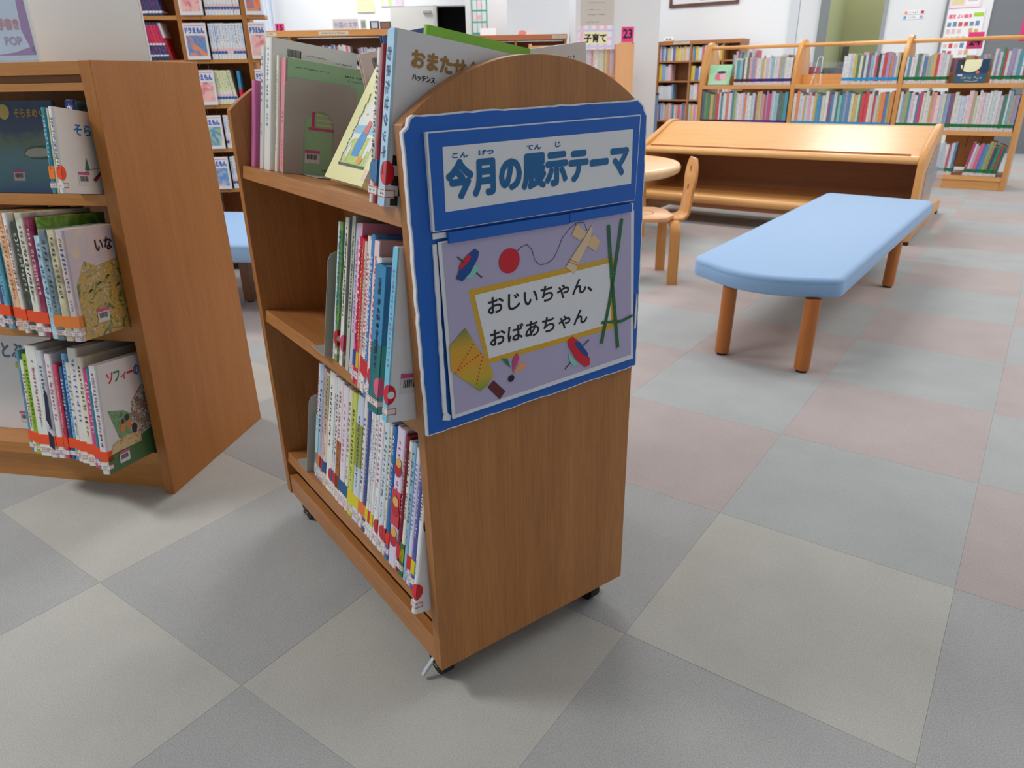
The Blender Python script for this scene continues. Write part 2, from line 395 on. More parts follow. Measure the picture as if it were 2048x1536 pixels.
def tile_kind(i, j):
    if (i + j) % 2 == 0: return ('grey', CG) if j < 2 else ('pale', CL)
    return ('cream', CC) if j < 2 else ('pink', CP)
near_tiles, far_tiles = [], []
for i in range(-14, 9):
    for j in range(-6, 21):
        c = Vector(((i + .5) * .5, (j + .5) * .5, 0)) - CAMP; dh = Vector((c.x, c.y)); fd = Vector((_f.x, _f.y)).normalized()
        ang = abs(math.atan2(dh.x * fd.y - dh.y * fd.x, dh.dot(fd)))
        if dh.length < 1.3 or (ang < radians(62) and dh.length < 3.2) or (ang < radians(41) and dh.length < 10): near_tiles.append((dh.length, i, j))
near_tiles.sort()
for q, (d, i, j) in enumerate(near_tiles):
    if q < 290:
        o = bpy.data.objects.new('carpet_tile', tile_mesh(*tile_kind(i, j))); COL.objects.link(o); o.parent = fl; o.location = (i * .5, j * .5, 0)
    else: far_tiles.append((i, j))
fb = MB(); order = ['grey', 'pale', 'cream', 'pink']
for i, j in far_tiles:
    fb.add([(i * .5 + .0006, j * .5 + .0006, -.001), (i * .5 + .4994, j * .5 + .0006, -.001), (i * .5 + .4994, j * .5 + .4994, -.001), (i * .5 + .0006, j * .5 + .4994, -.001)], [(0, 1, 2, 3)], order.index(tile_kind(i, j)[0]))
if far_tiles:
    tag(fb.build('distant_carpet_tiles', [CG, CL, CC, CP], fl), None, None, None, 'stuff')

# ------------------------------------------------------------------ setting: walls, ceiling
WA = radians(35.896)                                   # the far left wing is turned by this much
WO = (1.46096, -0.49145)
def wing(x, y): return (WO[0] + cos(WA) * x - sin(WA) * y, WO[1] + sin(WA) * x + cos(WA) * y)
structure(MB().box(-14, 6, -4.2, 13, 3.0, 3.1).build('ceiling', WALL))
structure(MB().box(5.0, 5.15, -4.2, 13, -.012, 3.0).build('wall_right', WALL))
structure(MB().box(-14, 6, -4.35, -4.2, -.012, 3.0).build('wall_front', WALL))
structure(MB().box(-14.15, -14, -4.2, 13, -.012, 3.0).build('wall_left', WALL))
# ------------------------------------------------------------------ the book cart
AC = radians(71.538); CO = (0.8140, 0.1840); CW, CLEN, CT = 0.418, 0.735, 0.022
CF = (CO, AC - pi / 2)                                 # shelf frame of the cart's left side
T95 = radians(9.5)
def cw(x, y): return (CO[0] + cos(AC) * x - sin(AC) * y, CO[1] + sin(AC) * x + cos(AC) * y)
cart = thing('book_cart', 'low wooden two-sided book cart on casters with arched ends, carrying the blue theme board', 'book cart', (CO[0], CO[1], 0), AC)
zs, r_ = 0.934, 0.316
arch = [(0, .06), (CW, .06), (CW, zs)]
rr = ((CW / 2) ** 2 + .08 ** 2) / (2 * .08); cz = 1.014 - rr; a0 = math.asin((CW / 2) / rr)
arch += [(CW / 2 + rr * sin(a0 - 2 * a0 * i / 28), cz + rr * cos(a0 - 2 * a0 * i / 28)) for i in range(1, 28)] + [(0, zs)]
for y0 in (0, CLEN - CT): MB().prism(arch, y0, y0 + CT, 'y').build('end_panel', WZ, cart, bevel=.0012)
MB().prism([(CT, .085), (CLEN - CT, .085), (CLEN - CT, .86), (.495, .86), (.495, .99), (.115, .99), (.115, .86), (CT, .86)], .2125, .2205, 'x').build('centre_divider', WY, cart)
for zt in (.83, .525, .173):
    for s in (0, 1):
        d = ((CW / 2 + .003 if not s else CW - .2208) - .008) * math.tan(T95)
        pl = [(.008, zt), (.004, zt - .025), (CW / 2 + .003, zt - .025 - d), (CW / 2 + .003, zt - d)] if not s else [(.008, zt), (.004, zt - .025), (CW - .2208, zt - .025 - d), (CW - .2208, zt - d)]
        if s: pl = [(CW - x, z) for x, z in pl]
        MB().prism(pl, CT + .0005, CLEN - CT - .0005, 'y').build('shelf', WY, cart, bevel=.0012)
for x0 in (.003, CW - .021): MB().box(x0, x0 + .018, CT + .0005, CLEN - CT - .0005, .06, .111).build('kick_rail', WY, cart, bevel=.001)
MB().box(.021, CW - .021, CT + .0005, CLEN - CT - .0005, .066, .082).build('base_board', WY, cart)
for (x, y, s) in ((.032, .058, 1), (.032, CLEN - .058, 1), (CW - .045, .05, -1), (CW - .045, CLEN - .058, -1)):
    w = MB().cyl((x - .011, y, .026), (x + .011, y, .026), .026, seg=20).build('caster_wheel', BLACK, cart, smooth=True)
    MB().cyl((x - .012, y, .026), (x - .0135, y, .026), .012, seg=14).build('wheel_hub', CHROME, w)
    MB().prism([(y - .020, .064), (y + .020, .064), (y + .013, .024), (y - .013, .024)], x - .0165, x - .0145, 'x').prism([(y - .020, .064), (y + .020, .064), (y + .013, .024), (y - .013, .024)], x + .0145, x + .0165, 'x').box(x - .0165, x + .0165, y - .020, y + .020, .060, .066).build('caster_fork', BLACK, cart)
    if y < .3: MB().prism([(x - .010 * s, .036), (x - .028 * s, .017), (x - .038 * s, .009), (x - .042 * s, .010), (x - .036 * s, .018), (x - .014 * s, .040)], y - .004, y + .004, 'y').build('brake_lever', CHROME, cart, bevel=.001)
    else: MB().cyl((x - .018 * s, y - .004, .020), (x - .0215 * s, y - .004, .020), .007, seg=12).build('brake_lever', CHROME, cart)

# ------------------------------------------------------------------ theme board taped to the near end of the cart
BL = mat('blue_foam_board', (20, 96, 190), 0.42, 0.35)
FOAM = flatc(232, 234, 238, .7)
tb = thing('theme_board', 'blue foam board with Japanese heading and poster on the cart near end', 'sign', (CO[0], CO[1], 0), AC)
rng = random.Random(3)
def ragged(pts, amp, step=.012):
    out = []
    for i, p in enumerate(pts):
        q = pts[(i + 1) % len(pts)]; n = max(1, int(math.dist(p, q) / step))
        for k in range(n):
            t = k / n; out.append((p[0] + (q[0] - p[0]) * t + rng.uniform(-amp, amp), p[1] + (q[1] - p[1]) * t + rng.uniform(-amp, amp)))
    return out
outline = [(.001, .511), (.420, .517), (.4145, .929), (.409, .9365), (.405, .9445), (.394, .9515), (.012, .9455), (.0055, .942), (.002, .9325), (-.004, .926)]
bo = ragged(outline, .0009)
MB().prism(bo, -.0075, -.0005, 'y').build('foam_backing', FOAM, tb)
MB().prism([(CW / 2 - .0 + (x - .209) * .9885, .729 + (z - .729) * .991) for x, z in bo], -.0082, -.0076, 'y').build('blue_facing', BL, tb)
MB().prism([(.0262, .803), (.391, .805), (.3945, .9305), (.0245, .9255)], -.0140, -.0083, 'y').build('heading_foam', FOAM, tb)
hp = MB().prism([(.0292, .804), (.390, .806), (.3925, .929), (.0275, .924)], -.0146, -.0141, 'y').build('heading_panel', BL, tb, bevel=0)
PAPER = flatc(226, 229, 233, .35)
flat(hp, 'heading_paper', [[(.046, .8265), (.3795, .8315), (.3785, .911), (.0465, .907)]], PAPER, .0149)
DB = flatc(14, 100, 158, .35)
text(hp, '今月の展示テーマ', .0515, .8425, .3695, .8885, DB, .0153, bold=.0027, name='heading_lettering', dv=.0035)
for s, u0, v0, u1, v1 in (('こん', .060, .8925, .083, .8985), ('げつ', .1005, .8930, .1235, .8995), ('てん', .178, .8945, .203, .9005), ('じ', .2285, .8950, .2375, .9020)):
    text(hp, s, u0, v0, u1, v1, DB, .0153, bold=.00035, name='reading_lettering')
# poster holder strips and the poster
MB().box(.048, .2555, -.0165, -.0083, .7855, .8000).build('holder_strip', BL, tb, bevel=.0006)
MB().prism([(.2562, .7868), (.383, .7885), (.383, .8012), (.2562, .8005)], -.0165, -.0083, 'y').build('holder_strip', BL, tb, bevel=.0006)
MB().prism(ragged([(.0277, .793), (.048, .7925), (.048, .7998), (.0277, .8002)], .0004), -.0105, -.0083, 'y').build('torn_foam_edge', FOAM, tb)
MB().prism(ragged([(.0268, .541), (.0335, .541), (.0325, .786), (.0268, .786)], .0006), -.0110, -.0083, 'y').build('torn_foam_edge', FOAM, tb)
MB().prism(ragged([(.0262, .530), (.038, .527), (.041, .534), (.034, .541), (.029, .540)], .0008), -.0100, -.0083, 'y').build('torn_foam_edge', FOAM, tb)
MB().prism(ragged([(.4085, .587), (.4125, .589), (.4118, .648), (.4090, .650)], .0008), -.0105, -.0083, 'y').build('torn_foam_edge', FOAM, tb)
MB().prism(ragged([(.384, .783), (.3915, .783), (.3915, .800), (.384, .8005)], .0004), -.0110, -.0083, 'y').build('torn_foam_edge', FOAM, tb)
po = MB().prism([(.0406, .529), (.4066, .5355), (.3915, .789), (.0331, .789)], -.0127, -.0118, 'y').build('poster', flatc(222, 224, 232, .35), tb)
y = .0130
LAV = mat('lavender_print', (178, 170, 204), 0.35)
flat(po, 'lavender_ground', [[(.0463, .5349), (.4004, .5442), (.3845, .7868), (.0392, .7868)]], LAV, y)
YEL = flatc(214, 168, 44, .35)
go = [(.0767, .7161), (.1024, .5994), (.3587, .6012), (.3505, .7214)]
flat(po, 'gold_frame', [go], YEL, y + .0002)
flat(po, 'white_field', [[(.0866, .7076), (.1075, .6078), (.3505, .6105), (.3428, .7130)]], flatc(226, 228, 233, .35), y + .0004)
text(po, 'おじいちゃん、', .1085, .6735, .3060, .6985, flatc(30, 30, 36), y + .0006, bold=.0006, name='theme_lettering', dv=.0)
text(po, 'おばあちゃん', .1107, .6245, .2975, .6500, flatc(30, 30, 36), y + .0006, bold=.0006, name='theme_lettering', dv=-.001)
flat(po, 'red_ball', [disc(.1472, .7467, .0183, .0180)], flatc(206, 30, 52, .35), y + .0006)
cord = [(.1606, .7581), (.1689, .7636), (.1787, .7656), (.1871, .7576), (.1927, .7408), (.2014, .7325), (.2145, .7316), (.2278, .7377), (.2352, .7483), (.2439, .7657), (.2588, .7787), (.2739, .7849), (.2863, .7834), (.293, .7696)]
def dots(pts, step, r):
    out = []; acc = 0
    for p, q in zip(pts, pts[1:]):
        d = math.dist(p, q); t = acc
        while t < d: out.append(disc(p[0] + (q[0] - p[0]) * t / d, p[1] + (q[1] - p[1]) * t / d, r, r, 8)); t += step
        acc = t - d
    return out
flat(po, 'dotted_cord', dots(cord, .0030, .00095), flatc(48, 44, 62), y + .0006)
WD = flatc(222, 192, 148, .4); WDL = flatc(176, 110, 70, .4)
flat(po, 'toy_cup', [[(.2724, .7828), (.262, .7679), (.2777, .7582), (.2879, .7616), (.2915, .7675)]], WD, y + .0008)
flat(po, 'toy_cup', [[(.2920, .7566), (.3075, .7623), (.3199, .7505), (.3108, .736), (.2937, .7481)]], WD, y + .0008)
flat(po, 'toy_handle', [[(.3043, .7804), (.3002, .7616), (.2952, .7503), (.2755, .722), (.2696, .7071), (.2516, .7209), (.2613, .7326), (.287, .7598)][::-1]], flatc(228, 200, 158, .4), y + .0010)
flat(po, 'toy_handle_line', [bar((.2582, .7320), (.2762, .7232), .0009), bar((.2560, .7292), (.2745, .7200), .0009)], WDL, y + .0012)
def spin_top(rim, face, cone, s1, s2, crim, cface):
    flat(po, 'top_peg', [bar(*s2, .0021)], flatc(74, 66, 70), y + .0006)
    flat(po, 'top_cone', [cone], flatc(134, 206, 194, .4), y + .0008)
    flat(po, 'top_rim', [rim], crim, y + .0010)
    flat(po, 'top_face', [face], cface, y + .0012)
    flat(po, 'top_peg', [bar(*s1, .0021)], flatc(74, 66, 70), y + .0014)
TBL = flatc(26, 74, 150, .35); TRD = flatc(210, 34, 56, .35)
spin_top([(.0895, .7725), (.0965, .7676), (.094, .7582), (.0809, .7407), (.0672, .7303), (.058, .7359), (.0631, .7469), (.0766, .7652)], [(.0791, .7665), (.083, .7629), (.0786, .7563), (.0708, .7506), (.0636, .7468), (.0628, .7502), (.0687, .7589)],
         [(.0886, .7515), (.096, .7444), (.0847, .7335), (.0725, .7334)], ((.0611, .7654), (.0716, .7563)), ((.0880, .7415), (.0999, .7305)), TBL, TRD)
spin_top([(.2671, .607), (.2822, .5938), (.3057, .56), (.3054, .549), (.2952, .5474), (.2763, .5644), (.2593, .5911), (.2572, .6021)], [(.2729, .5967), (.2828, .5937), (.3013, .5698), (.2998, .5628), (.2867, .5749), (.274, .5891)],
         [(.2595, .5805), (.2689, .5702), (.2805, .5566), (.2706, .555), (.2614, .5675)], ((.3022, .5933), (.2897, .586)), ((.2668, .5650), (.2525, .5541)), TRD, TBL)
GB = flatc(34, 104, 58, .35); GBL = flatc(70, 146, 84, .35)
def bamboo(pts, t):
    for p, q in zip(pts, pts[1:]):
        flat(po, 'bamboo_joint', [bar(p, q, t)], GB, y + .0014)
        d = (Vector(q) - Vector(p)).normalized() * .0012
        flat(po, 'bamboo_node', [bar(Vector(q) - d, Vector(q) + d * .2, t * 1.25)], GBL, y + .0016)
bamboo([(.3361, .7736), (.3413, .7352), (.347, .6917), (.357, .6325), (.3679, .5646)], .0062)
bamboo([(.3643, .7798), (.3595, .7413), (.3525, .6959), (.3455, .6532), (.33, .5803)], .0062)
bamboo([(.3284, .617), (.3724, .61), (.3985, .6148)], .0048)
flat(po, 'binding_cord', [disc(.3365, .6165, .0022), disc(.3590, .6118, .0022)], flatc(120, 92, 40), y + .0018)
pm = bpy.data.materials.new('paddle_print'); pm.use_nodes = True
nt, N, L, B = nodes_of(pm); tc = N.new('ShaderNodeTexCoord'); sp = N.new('ShaderNodeSeparateXYZ'); L.new(tc.outputs['Object'], sp.inputs[0])
mr = N.new('ShaderNodeMapRange'); mr.inputs['From Min'].default_value = .56; mr.inputs['From Max'].default_value = .664; L.new(sp.outputs['Z'], mr.inputs['Value'])
rp = N.new('ShaderNodeValToRGB'); e = rp.color_ramp.elements; e[0].position = .0; e[0].color = S(120, 150, 50); e[1].position = 1; e[1].color = S(110, 130, 60)
q = e.new(.22); q.color = S(196, 168, 50); q = e.new(.5); q.color = S(222, 156, 40); q = e.new(.72); q.color = S(206, 160, 44)
L.new(mr.outputs['Result'], rp.inputs['Fac']); L.new(rp.outputs['Color'], B.inputs['Base Color']); B.inputs['Roughness'].default_value = .35
flat(po, 'paddle_handle', [[(.114, .5715), (.1357, .5478), (.1244, .5374), (.1033, .563)]], flatc(98, 40, 44, .35), y + .0006)
flat(po, 'paddle_blade', [[(.0689, .6632), (.042, .6426), (.0424, .6048), (.0898, .5603), (.1011, .5648), (.1142, .579), (.1139, .5854)]], pm, y + .0008)
flat(po, 'paddle_dots', dots([(.0808, .636), (.0499, .6005)], .0052, .0013) + dots([(.093, .6195), (.0513, .6013)], .0052, .0013) + dots([(.0955, .6133), (.084, .5732)], .0058, .0013), flatc(200, 44, 30), y + .0010)
flat(po, 'shuttle_feather', [[(.1285, .6034), (.1404, .6), (.1459, .5836), (.1374, .592)]], flatc(50, 130, 90, .35), y + .0008)
flat(po, 'shuttle_feather', [[(.1777, .582), (.1693, .5764), (.15, .5723), (.162, .5884)]], flatc(236, 160, 110, .35), y + .0008)
flat(po, 'shuttle_feather', [[(.1585, .6057), (.1621, .5948), (.1492, .5751), (.1496, .5953)]], flatc(206, 70, 120, .35), y + .0010)
flat(po, 'shuttle_ball', [disc(.1464, .5663, .0057)], flatc(28, 30, 52, .35), y + .0012)

# ------------------------------------------------------------------ bookends on the cart
def seat_z(z, x): return z + (.008 - x) * math.tan(T95) + .0006
def bookend(label, p, turn=0.0, W=.15, H=.18, hole=False, m=METAL, lean=0):
    r = book_root(label, 'steel bookends on the cart', CF, p, T95, lean, turn, 'bookend', 'bookend')
    c = .016; out = [(0.0, 0), (0, H - c), (c * .3, H - c * .3), (c, H), (W - c, H), (W - c * .3, H - c * .3), (W, H - c), (W, 0)]
    if hole:      # upright plate with an arched opening cut through it
        h0, h1, hz = .038, .098, .088; n = 14
        ar = [(h0, 0), (h0, hz)] + [((h0 + h1) / 2 - (h1 - h0) / 2 * cos(pi * i / n), hz + (h1 - h0) / 2 * sin(pi * i / n)) for i in range(1, n)] + [(h1, hz), (h1, 0)]
        poly = out[:1] + out[1:] + ar[::-1]
    else: poly = out
    MB().prism(poly, -.0006, .0006, 'x').build('upright_plate', m, r)
    MB().prism([(-.070, .004), (-.0006, .0), (-.0006, .1), (-.070, .1)], .0002, .0012, 'z').build('foot_plate', m, r, bevel=0) if not hole else MB().box(-.0006, .075, .038, .098, .0002, .0012).build('foot_plate', m, r)
    return r
bookend('beige bookend with an arched hole, holding up the green book on the cart top', (-.566, .038, seat_z(.83, .038)), W=.143, H=.171, hole=True)
bookend('grey bookend left of the books on the cart middle shelf', (-.352, -.006, seat_z(.525, -.006)), W=.14, H=.19, turn=-.0)
bookend('grey bookend left of the books on the cart bottom shelf', (-.590, .006, seat_z(.173, .006)), W=.14, H=.185)

# ------------------------------------------------------------------ books on the cart, top shelf
g1 = 'picture books on the cart top'
near_book('magenta-pink picture book at the far end of the cart top', g1, CF, (-.706, .022, seat_z(.83, .022)), .019, .14, .162, (206, 112, 164), T95, seed=1)
near_book('off-white book with a grey side, beside the pink book on the cart top', g1, CF, (-.669, .027, seat_z(.83, .027)), .022, .15, .222, (214, 213, 210), T95, seed=2, title=(120, 140, 170), title_len=.4)
b = near_book('tall off-white book with barcodes on its back, on the cart top', g1, CF, (-.642, .027, seat_z(.83, .027)), .034, .17, .236, (232, 230, 224), T95, seed=3, title=(96, 168, 214), title_len=.62)
rg = random.Random(8); u = .030; bars = []
while u < .056: t = rg.choice((.0006, .001, .0016)); bars.append(rect(u, .205, u + t, .221)); u += t + rg.choice((.0007, .0011))
flat(b, 'barcode', bars, INK, .0345, 'cover')
flat(b, 'small_print', strokes(rg, .068, .213, .105, .217, False) + strokes(rg, .125, .209, .160, .213, False) + strokes(rg, .138, .200, .160, .204, False), flatc(90, 90, 96), .0345, 'cover')
near_book('thin cream book with a blue spine title, by the pink spine, cart top', g1, CF, (-.6015, .034, seat_z(.83, .034)), .012, .14, .206, (236, 228, 206), T95, seed=4, title=(70, 140, 190), title_len=.7)
gb = near_book('pale green picture book with a pink spine behind the arched bookend', g1, CF, (-.587, .040, seat_z(.83, .040)), .0195, .164, .203, (166, 206, 162), T95, seed=5, cover=flatc(160, 202, 158, rough=.4))
tape(gb, .0195, .002, .201, flatc(226, 142, 158), .0012, .0005, 'pink_spine')
flat(gb, 'title_print', strokes(random.Random(9), .006, .01, .013, .06) + strokes(random.Random(10), .006, .09, .013, .11), flatc(200, 70, 90), .0012)
flat(gb, 'small_print', strokes(rg, .018, .187, .085, .191, False) + strokes(rg, .115, .185, .155, .190, False), flatc(60, 80, 70), .0200, 'cover')
flat(gb, 'small_print', strokes(rg, .120, .178, .155, .182, False), flatc(80, 160, 190), .0200, 'cover')
flat(gb, 'picture_print', [rect(.046, .083, .110, .088)], flatc(206, 84, 130), .0200, 'cover')
flat(gb, 'picture_print', [rect(.052, .089, .058, .128), rect(.098, .089, .104, .124), rect(.060, .122, .098, .126)], flatc(210, 70, 130), .0200, 'cover')
flat(gb, 'picture_print', [rect(.062, .092 + .009 * k, .095, .0945 + .009 * k) for k in range(3)], flatc(224, 206, 160), .0201, 'cover')
barcode_sticker(gb, .040, .022, .030, .024, .0200)
flat(gb, 'publisher_print', strokes(rg, .074, .008, .104, .013, False, 4), INK, .0200, 'cover')

# yellow book shown face-out, leaning back against the divider
Y0 = cw(.050, .392)
ub = Vector((cw(.042, .225)[0] - Y0[0], cw(.042, .225)[1] - Y0[1], 0)).normalized()
dd = Vector((cos(AC), sin(AC), 0)); vb = (dd * .122 + Vector((0, 0, .186))).normalized(); vb = (vb - ub * vb.dot(ub)).normalized()
nb = ub.cross(vb)
yb = thing('picture_book', 'pale yellow picture book shown face-out, leaning back on the cart top', 'book', group=g1)
yb.matrix_world = Matrix(((ub.x, -nb.x, vb.x, Y0[0]), (ub.y, -nb.y, vb.y, Y0[1]), (ub.z, -nb.z, vb.z, .834), (0, 0, 0, 1)))
PY = flatc(240, 236, 176, .3)
MB().box(0, .165, 0, .0022, 0, .215).box(0, .165, .0128, .015, 0, .215).box(.1625, .165, .0022, .0128, 0, .215).build('cover', PY, yb)
MB().box(.003, .162, .0024, .0126, .003, .212).build('page_block', PAGE, yb)
flat(yb, 'picture_panel', [[(.034, .030), (.142, .026), (.144, .165), (.100, .172), (.060, .150), (.036, .110)]], flatc(236, 240, 236, .3), .0003)
flat(yb, 'picture_print', [[(.040, .032), (.138, .028), (.140, .075), (.090, .080), (.044, .072)]], picmat('meadow_print', [(214, 222, 110), (170, 200, 90), (226, 226, 140)], 60), .0005)
flat(yb, 'picture_print', [[(.040, .084), (.140, .084), (.140, .100), (.040, .098)]], flatc(150, 200, 224, .3), .0005)
flat(yb, 'picture_print', [[(.070, .045), (.098, .045), (.100, .075), (.092, .098), (.078, .098), (.068, .070)]], flatc(70, 150, 214, .3), .0008)
flat(yb, 'picture_print', [[(.078, .086), (.098, .084), (.097, .104), (.082, .108)]], flatc(226, 110, 100, .3), .0010)
flat(yb, 'picture_print', [disc(.090, .122, .007, .009), ], flatc(236, 196, 130, .3), .0010)
flat(yb, 'picture_print', [disc(.122, .060, .006, .018), disc(.132, .070, .005, .016), disc(.052, .052, .005, .014)], WHITE, .0009)
flat(yb, 'picture_print', [disc(.112, .040, .010, .007)], flatc(226, 160, 80, .3), .0011)
flat(yb, 'picture_print', [disc(.060 + .02 * k, .118 + .006 * (k % 3), .006, .002) for k in range(4)], flatc(240, 200, 110, .3), .0007)
flat(yb, 'picture_border', [disc(.036 + .002 * sin(k * 1.7), .030 + .0058 * k, .0022, .003, 7) for k in range(22)] + [disc(.036 + .0042 * k, .0285, .0018, .003, 7) for k in range(26)] + [disc(.06 + .0035 * k, .150 + .001 * k, .003, .0035, 7) for k in range(22)], flatc(96, 112, 92), .0008)
MB().prism([(.1655, -.0006), (.150, -.0006), (.150, .0), (.1648, .0), (.1648, .0155), (.1655, .0155)], .010, .028, 'z').build('call_label', flatc(232, 214, 190), yb)

near_book('off-white thin book with dark title, left of the maroon book, cart top', g1, CF, (-.0915, -.012, seat_z(.83, -.012)), .013, .16, .192, (222, 214, 212), T95, seed=6, title=(60, 60, 70), sticker=(20, 104, 158), title_len=.6)
near_book('maroon book standing left of the white book on the cart top', g1, CF, (-.0780, -.014, seat_z(.83, -.014)), .0135, .16, .196, (146, 36, 48), T95, seed=7, sticker=(20, 104, 158))
gg = near_book('bright green picture book pushed back behind the white book on the cart top', g1, CF, (-.0635, .036, seat_z(.83, .036)), .012, .166, .226, (132, 192, 66), T95, seed=8, cover=flatc(134, 192, 62, .3))
flat(gg, 'picture_print', [rect(.024, .03, .17, .212)], flatc(122, 108, 84), .0123, 'cover')
flat(gg, 'picture_print', [rect(.026, .032, .168, .2105)], picmat('sky_print', [(150, 206, 226), (196, 226, 232)], 40), .0125, 'cover')
flat(gg, 'title_print', strokes(rg, .06, .196, .16, .2085, False), INK, .0128, 'cover')
ob = near_book('white picture book with gold title letters beside the cart near arch', g1, CF, (-.0475, -.019, seat_z(.83, -.019)), .0175, .205, .211, (224, 224, 226), T95, seed=11, sticker=(214, 24, 40), cover=flatc(222, 221, 222, .25))
tape(ob, .0175, .001, .210, flatc(168, 208, 232, .3), .003, .0003, 'blue_spine')
text(ob, 'おまたせクッキー', .0035, .04, .0135, .19, flatc(60, 84, 120), .0010, bold=.0002, turn=True, name='title_lettering')
text(ob, 'おまたせクッキー', .026, .171, .186, .191, flatc(168, 124, 60), .0179, 'cover', bold=.0011, name='title_lettering')
text(ob, 'ハッチンス', .028, .1565, .060, .1635, INK, .0179, 'cover', bold=.0003, name='author_lettering')
flat(ob, 'author_print', strokes(rg, .064, .156, .084, .1595, False), flatc(120, 120, 124), .0179, 'cover')
flat(ob, 'checked_floor', [rect(.008 + .011 * i, .002 + .0125 * j, .019 + .011 * i, .0145 + .0125 * j) for i in range(14) for j in range(6) if (i + j) % 2 == 0 and (j < 5 or i > 0)], flatc(40, 42, 46), .0178, 'cover')
flat(ob, 'picture_print', [[(.020, .048), (.048, .048), (.052, .100), (.040, .106), (.026, .098)]], flatc(110, 178, 214), .0179, 'cover')
flat(ob, 'picture_print', [disc(.040, .116, .013, .014)], flatc(222, 96, 140), .0180, 'cover')
flat(ob, 'picture_print', [rect(.030, .010, .045, .028), rect(.038, .040, .05, .06)], flatc(206, 84, 140), .0180, 'cover')
# books of the cart's other side that rise above the divider
CB = (cw(CW, 0), AC + pi / 2)
near_book('cream book with its back cover to the near arch, cart far side', g1, CB, (.100, .012, seat_z(.83, .012)), .012, .160, .206, (226, 220, 212), radians(6), seed=12)
o = [c for c in COL.objects if c.get('label', '').startswith('cream book with its back cover')][0]
pk = near_book('pale peach book with two barcodes behind the divider on the cart top', g1, CB, (.500, .030, seat_z(.83, .030)), .012, .165, .2315, (228, 212, 200), T95, seed=13)
MAPS['rear'] = lambda u, v, w: (-w, .165 - u, v)
for v0 in (.170, .203):
    u = .022; bars = []
    while u < .042: t = rg.choice((.0006, .001, .0014)); bars.append(rect(u, v0, u + t, v0 + .018)); u += t + rg.choice((.0007, .0011))
    flat(pk, 'barcode', bars, flatc(70, 66, 66), .0004, 'rear')
flat(o, 'small_print', strokes(rg, .115, .185, .140, .190, False) + strokes(rg, .085, .174, .142, .178, False), flatc(70, 66, 66), .0004, 'rear')
near_book('blue-backed book rising behind the peach book on the cart top', g1, CB, (.514, .024, seat_z(.83, .024)), .014, .110, .2535, (70, 98, 150), T95, seed=14)

# ------------------------------------------------------------------ books on the cart, middle shelf
g2 = 'picture books on the cart middle shelf'
zm = .5258
GRN = picmat('leafy_cover', [(90, 150, 60), (120, 170, 80), (70, 130, 90), (170, 190, 130)], 26)
STB = picmat('stone_blue_cover', [(120, 150, 170), (150, 172, 186), (130, 110, 100)], 12)
mid = [ # y, x, T, H, colour, title, tape, sticker, cover, words
 (.336, .004, .016, .244, (206, 218, 222), (70, 130, 170), None, (190, 24, 44), GRN, 'green leafy picture book next to the bookend on the cart middle shelf', True),
 (.2985, .000, .011, .256, (232, 230, 218), (50, 50, 54), None, (216, 62, 104), flatc(150, 162, 168, .3), 'cream-spined book with a grey-blue cover, second on the cart middle shelf', False),
 (.270, -.001, .012, .262, (190, 190, 176), (120, 120, 110), None, None, flatc(168, 166, 150, .4), 'tall dull khaki book, third on the cart middle shelf', False),
 (.251, -.002, .013, .253, (186, 206, 226), (206, 110, 170), (226, 178, 40), None, STB, 'pale blue book with yellow tape on the cart middle shelf', False),
 (.2215, -.010, .013, .257, (228, 168, 186), (240, 240, 244), None, None, flatc(222, 160, 180, .3), 'tall pale pink book behind the hot pink one on the cart middle shelf', False),
 (.2075, -.015, .013, .238, (206, 30, 92), (250, 230, 240), (18, 74, 142), None, None, 'hot pink book with dark blue tape on the cart middle shelf', False),
 (.193, -.016, .0085, .236, (226, 74, 60), (250, 210, 110), (230, 176, 40), None, None, 'thin red-orange book with yellow tape on the cart middle shelf', False),
 (.183, -.017, .0095, .234, (220, 200, 190), (150, 90, 90), None, None, None, 'pinkish beige book right of the thin red one on the cart middle shelf', False),
 (.172, -.018, .0125, .244, (238, 226, 228), (214, 50, 104), (206, 36, 48), None, None, 'white book with a pink title, left of two blue-titled books on the cart middle shelf', False),
 (.158, -.021, .010, .240, (240, 236, 236), (214, 50, 90), (206, 36, 48), None, None, 'white book with a red title and red tape on the cart middle shelf', False),
 (.1465, -.024, .0155, .250, (72, 132, 190), (240, 244, 250), (206, 30, 44), None, None, 'blue topped white-lettered book on the cart middle shelf', False),
 (.130, -.027, .0095, .196, (238, 238, 240), (110, 110, 120), None, (206, 30, 44), None, 'short plain white book on the cart middle shelf', False),
 (.119, -.030, .0145, .246, (236, 214, 218), (214, 60, 110), None, (206, 30, 44), flatc(196, 150, 150, .3), 'white and pink book with a dusty pink cover on the cart middle shelf', False),
 (.103, -.034, .0150, .224, (232, 232, 236), (60, 60, 66), None, (214, 24, 40), None, 'white book just left of the thick blue one on the cart middle shelf', False),
 (.087, -.042, .0300, .218, (58, 140, 186), (28, 60, 90), None, (232, 96, 130), picmat('blue_sea_cover', [(60, 146, 196), (40, 120, 176), (80, 168, 200)], 8), 'thick blue and sea-green book on the cart middle shelf', False),
]
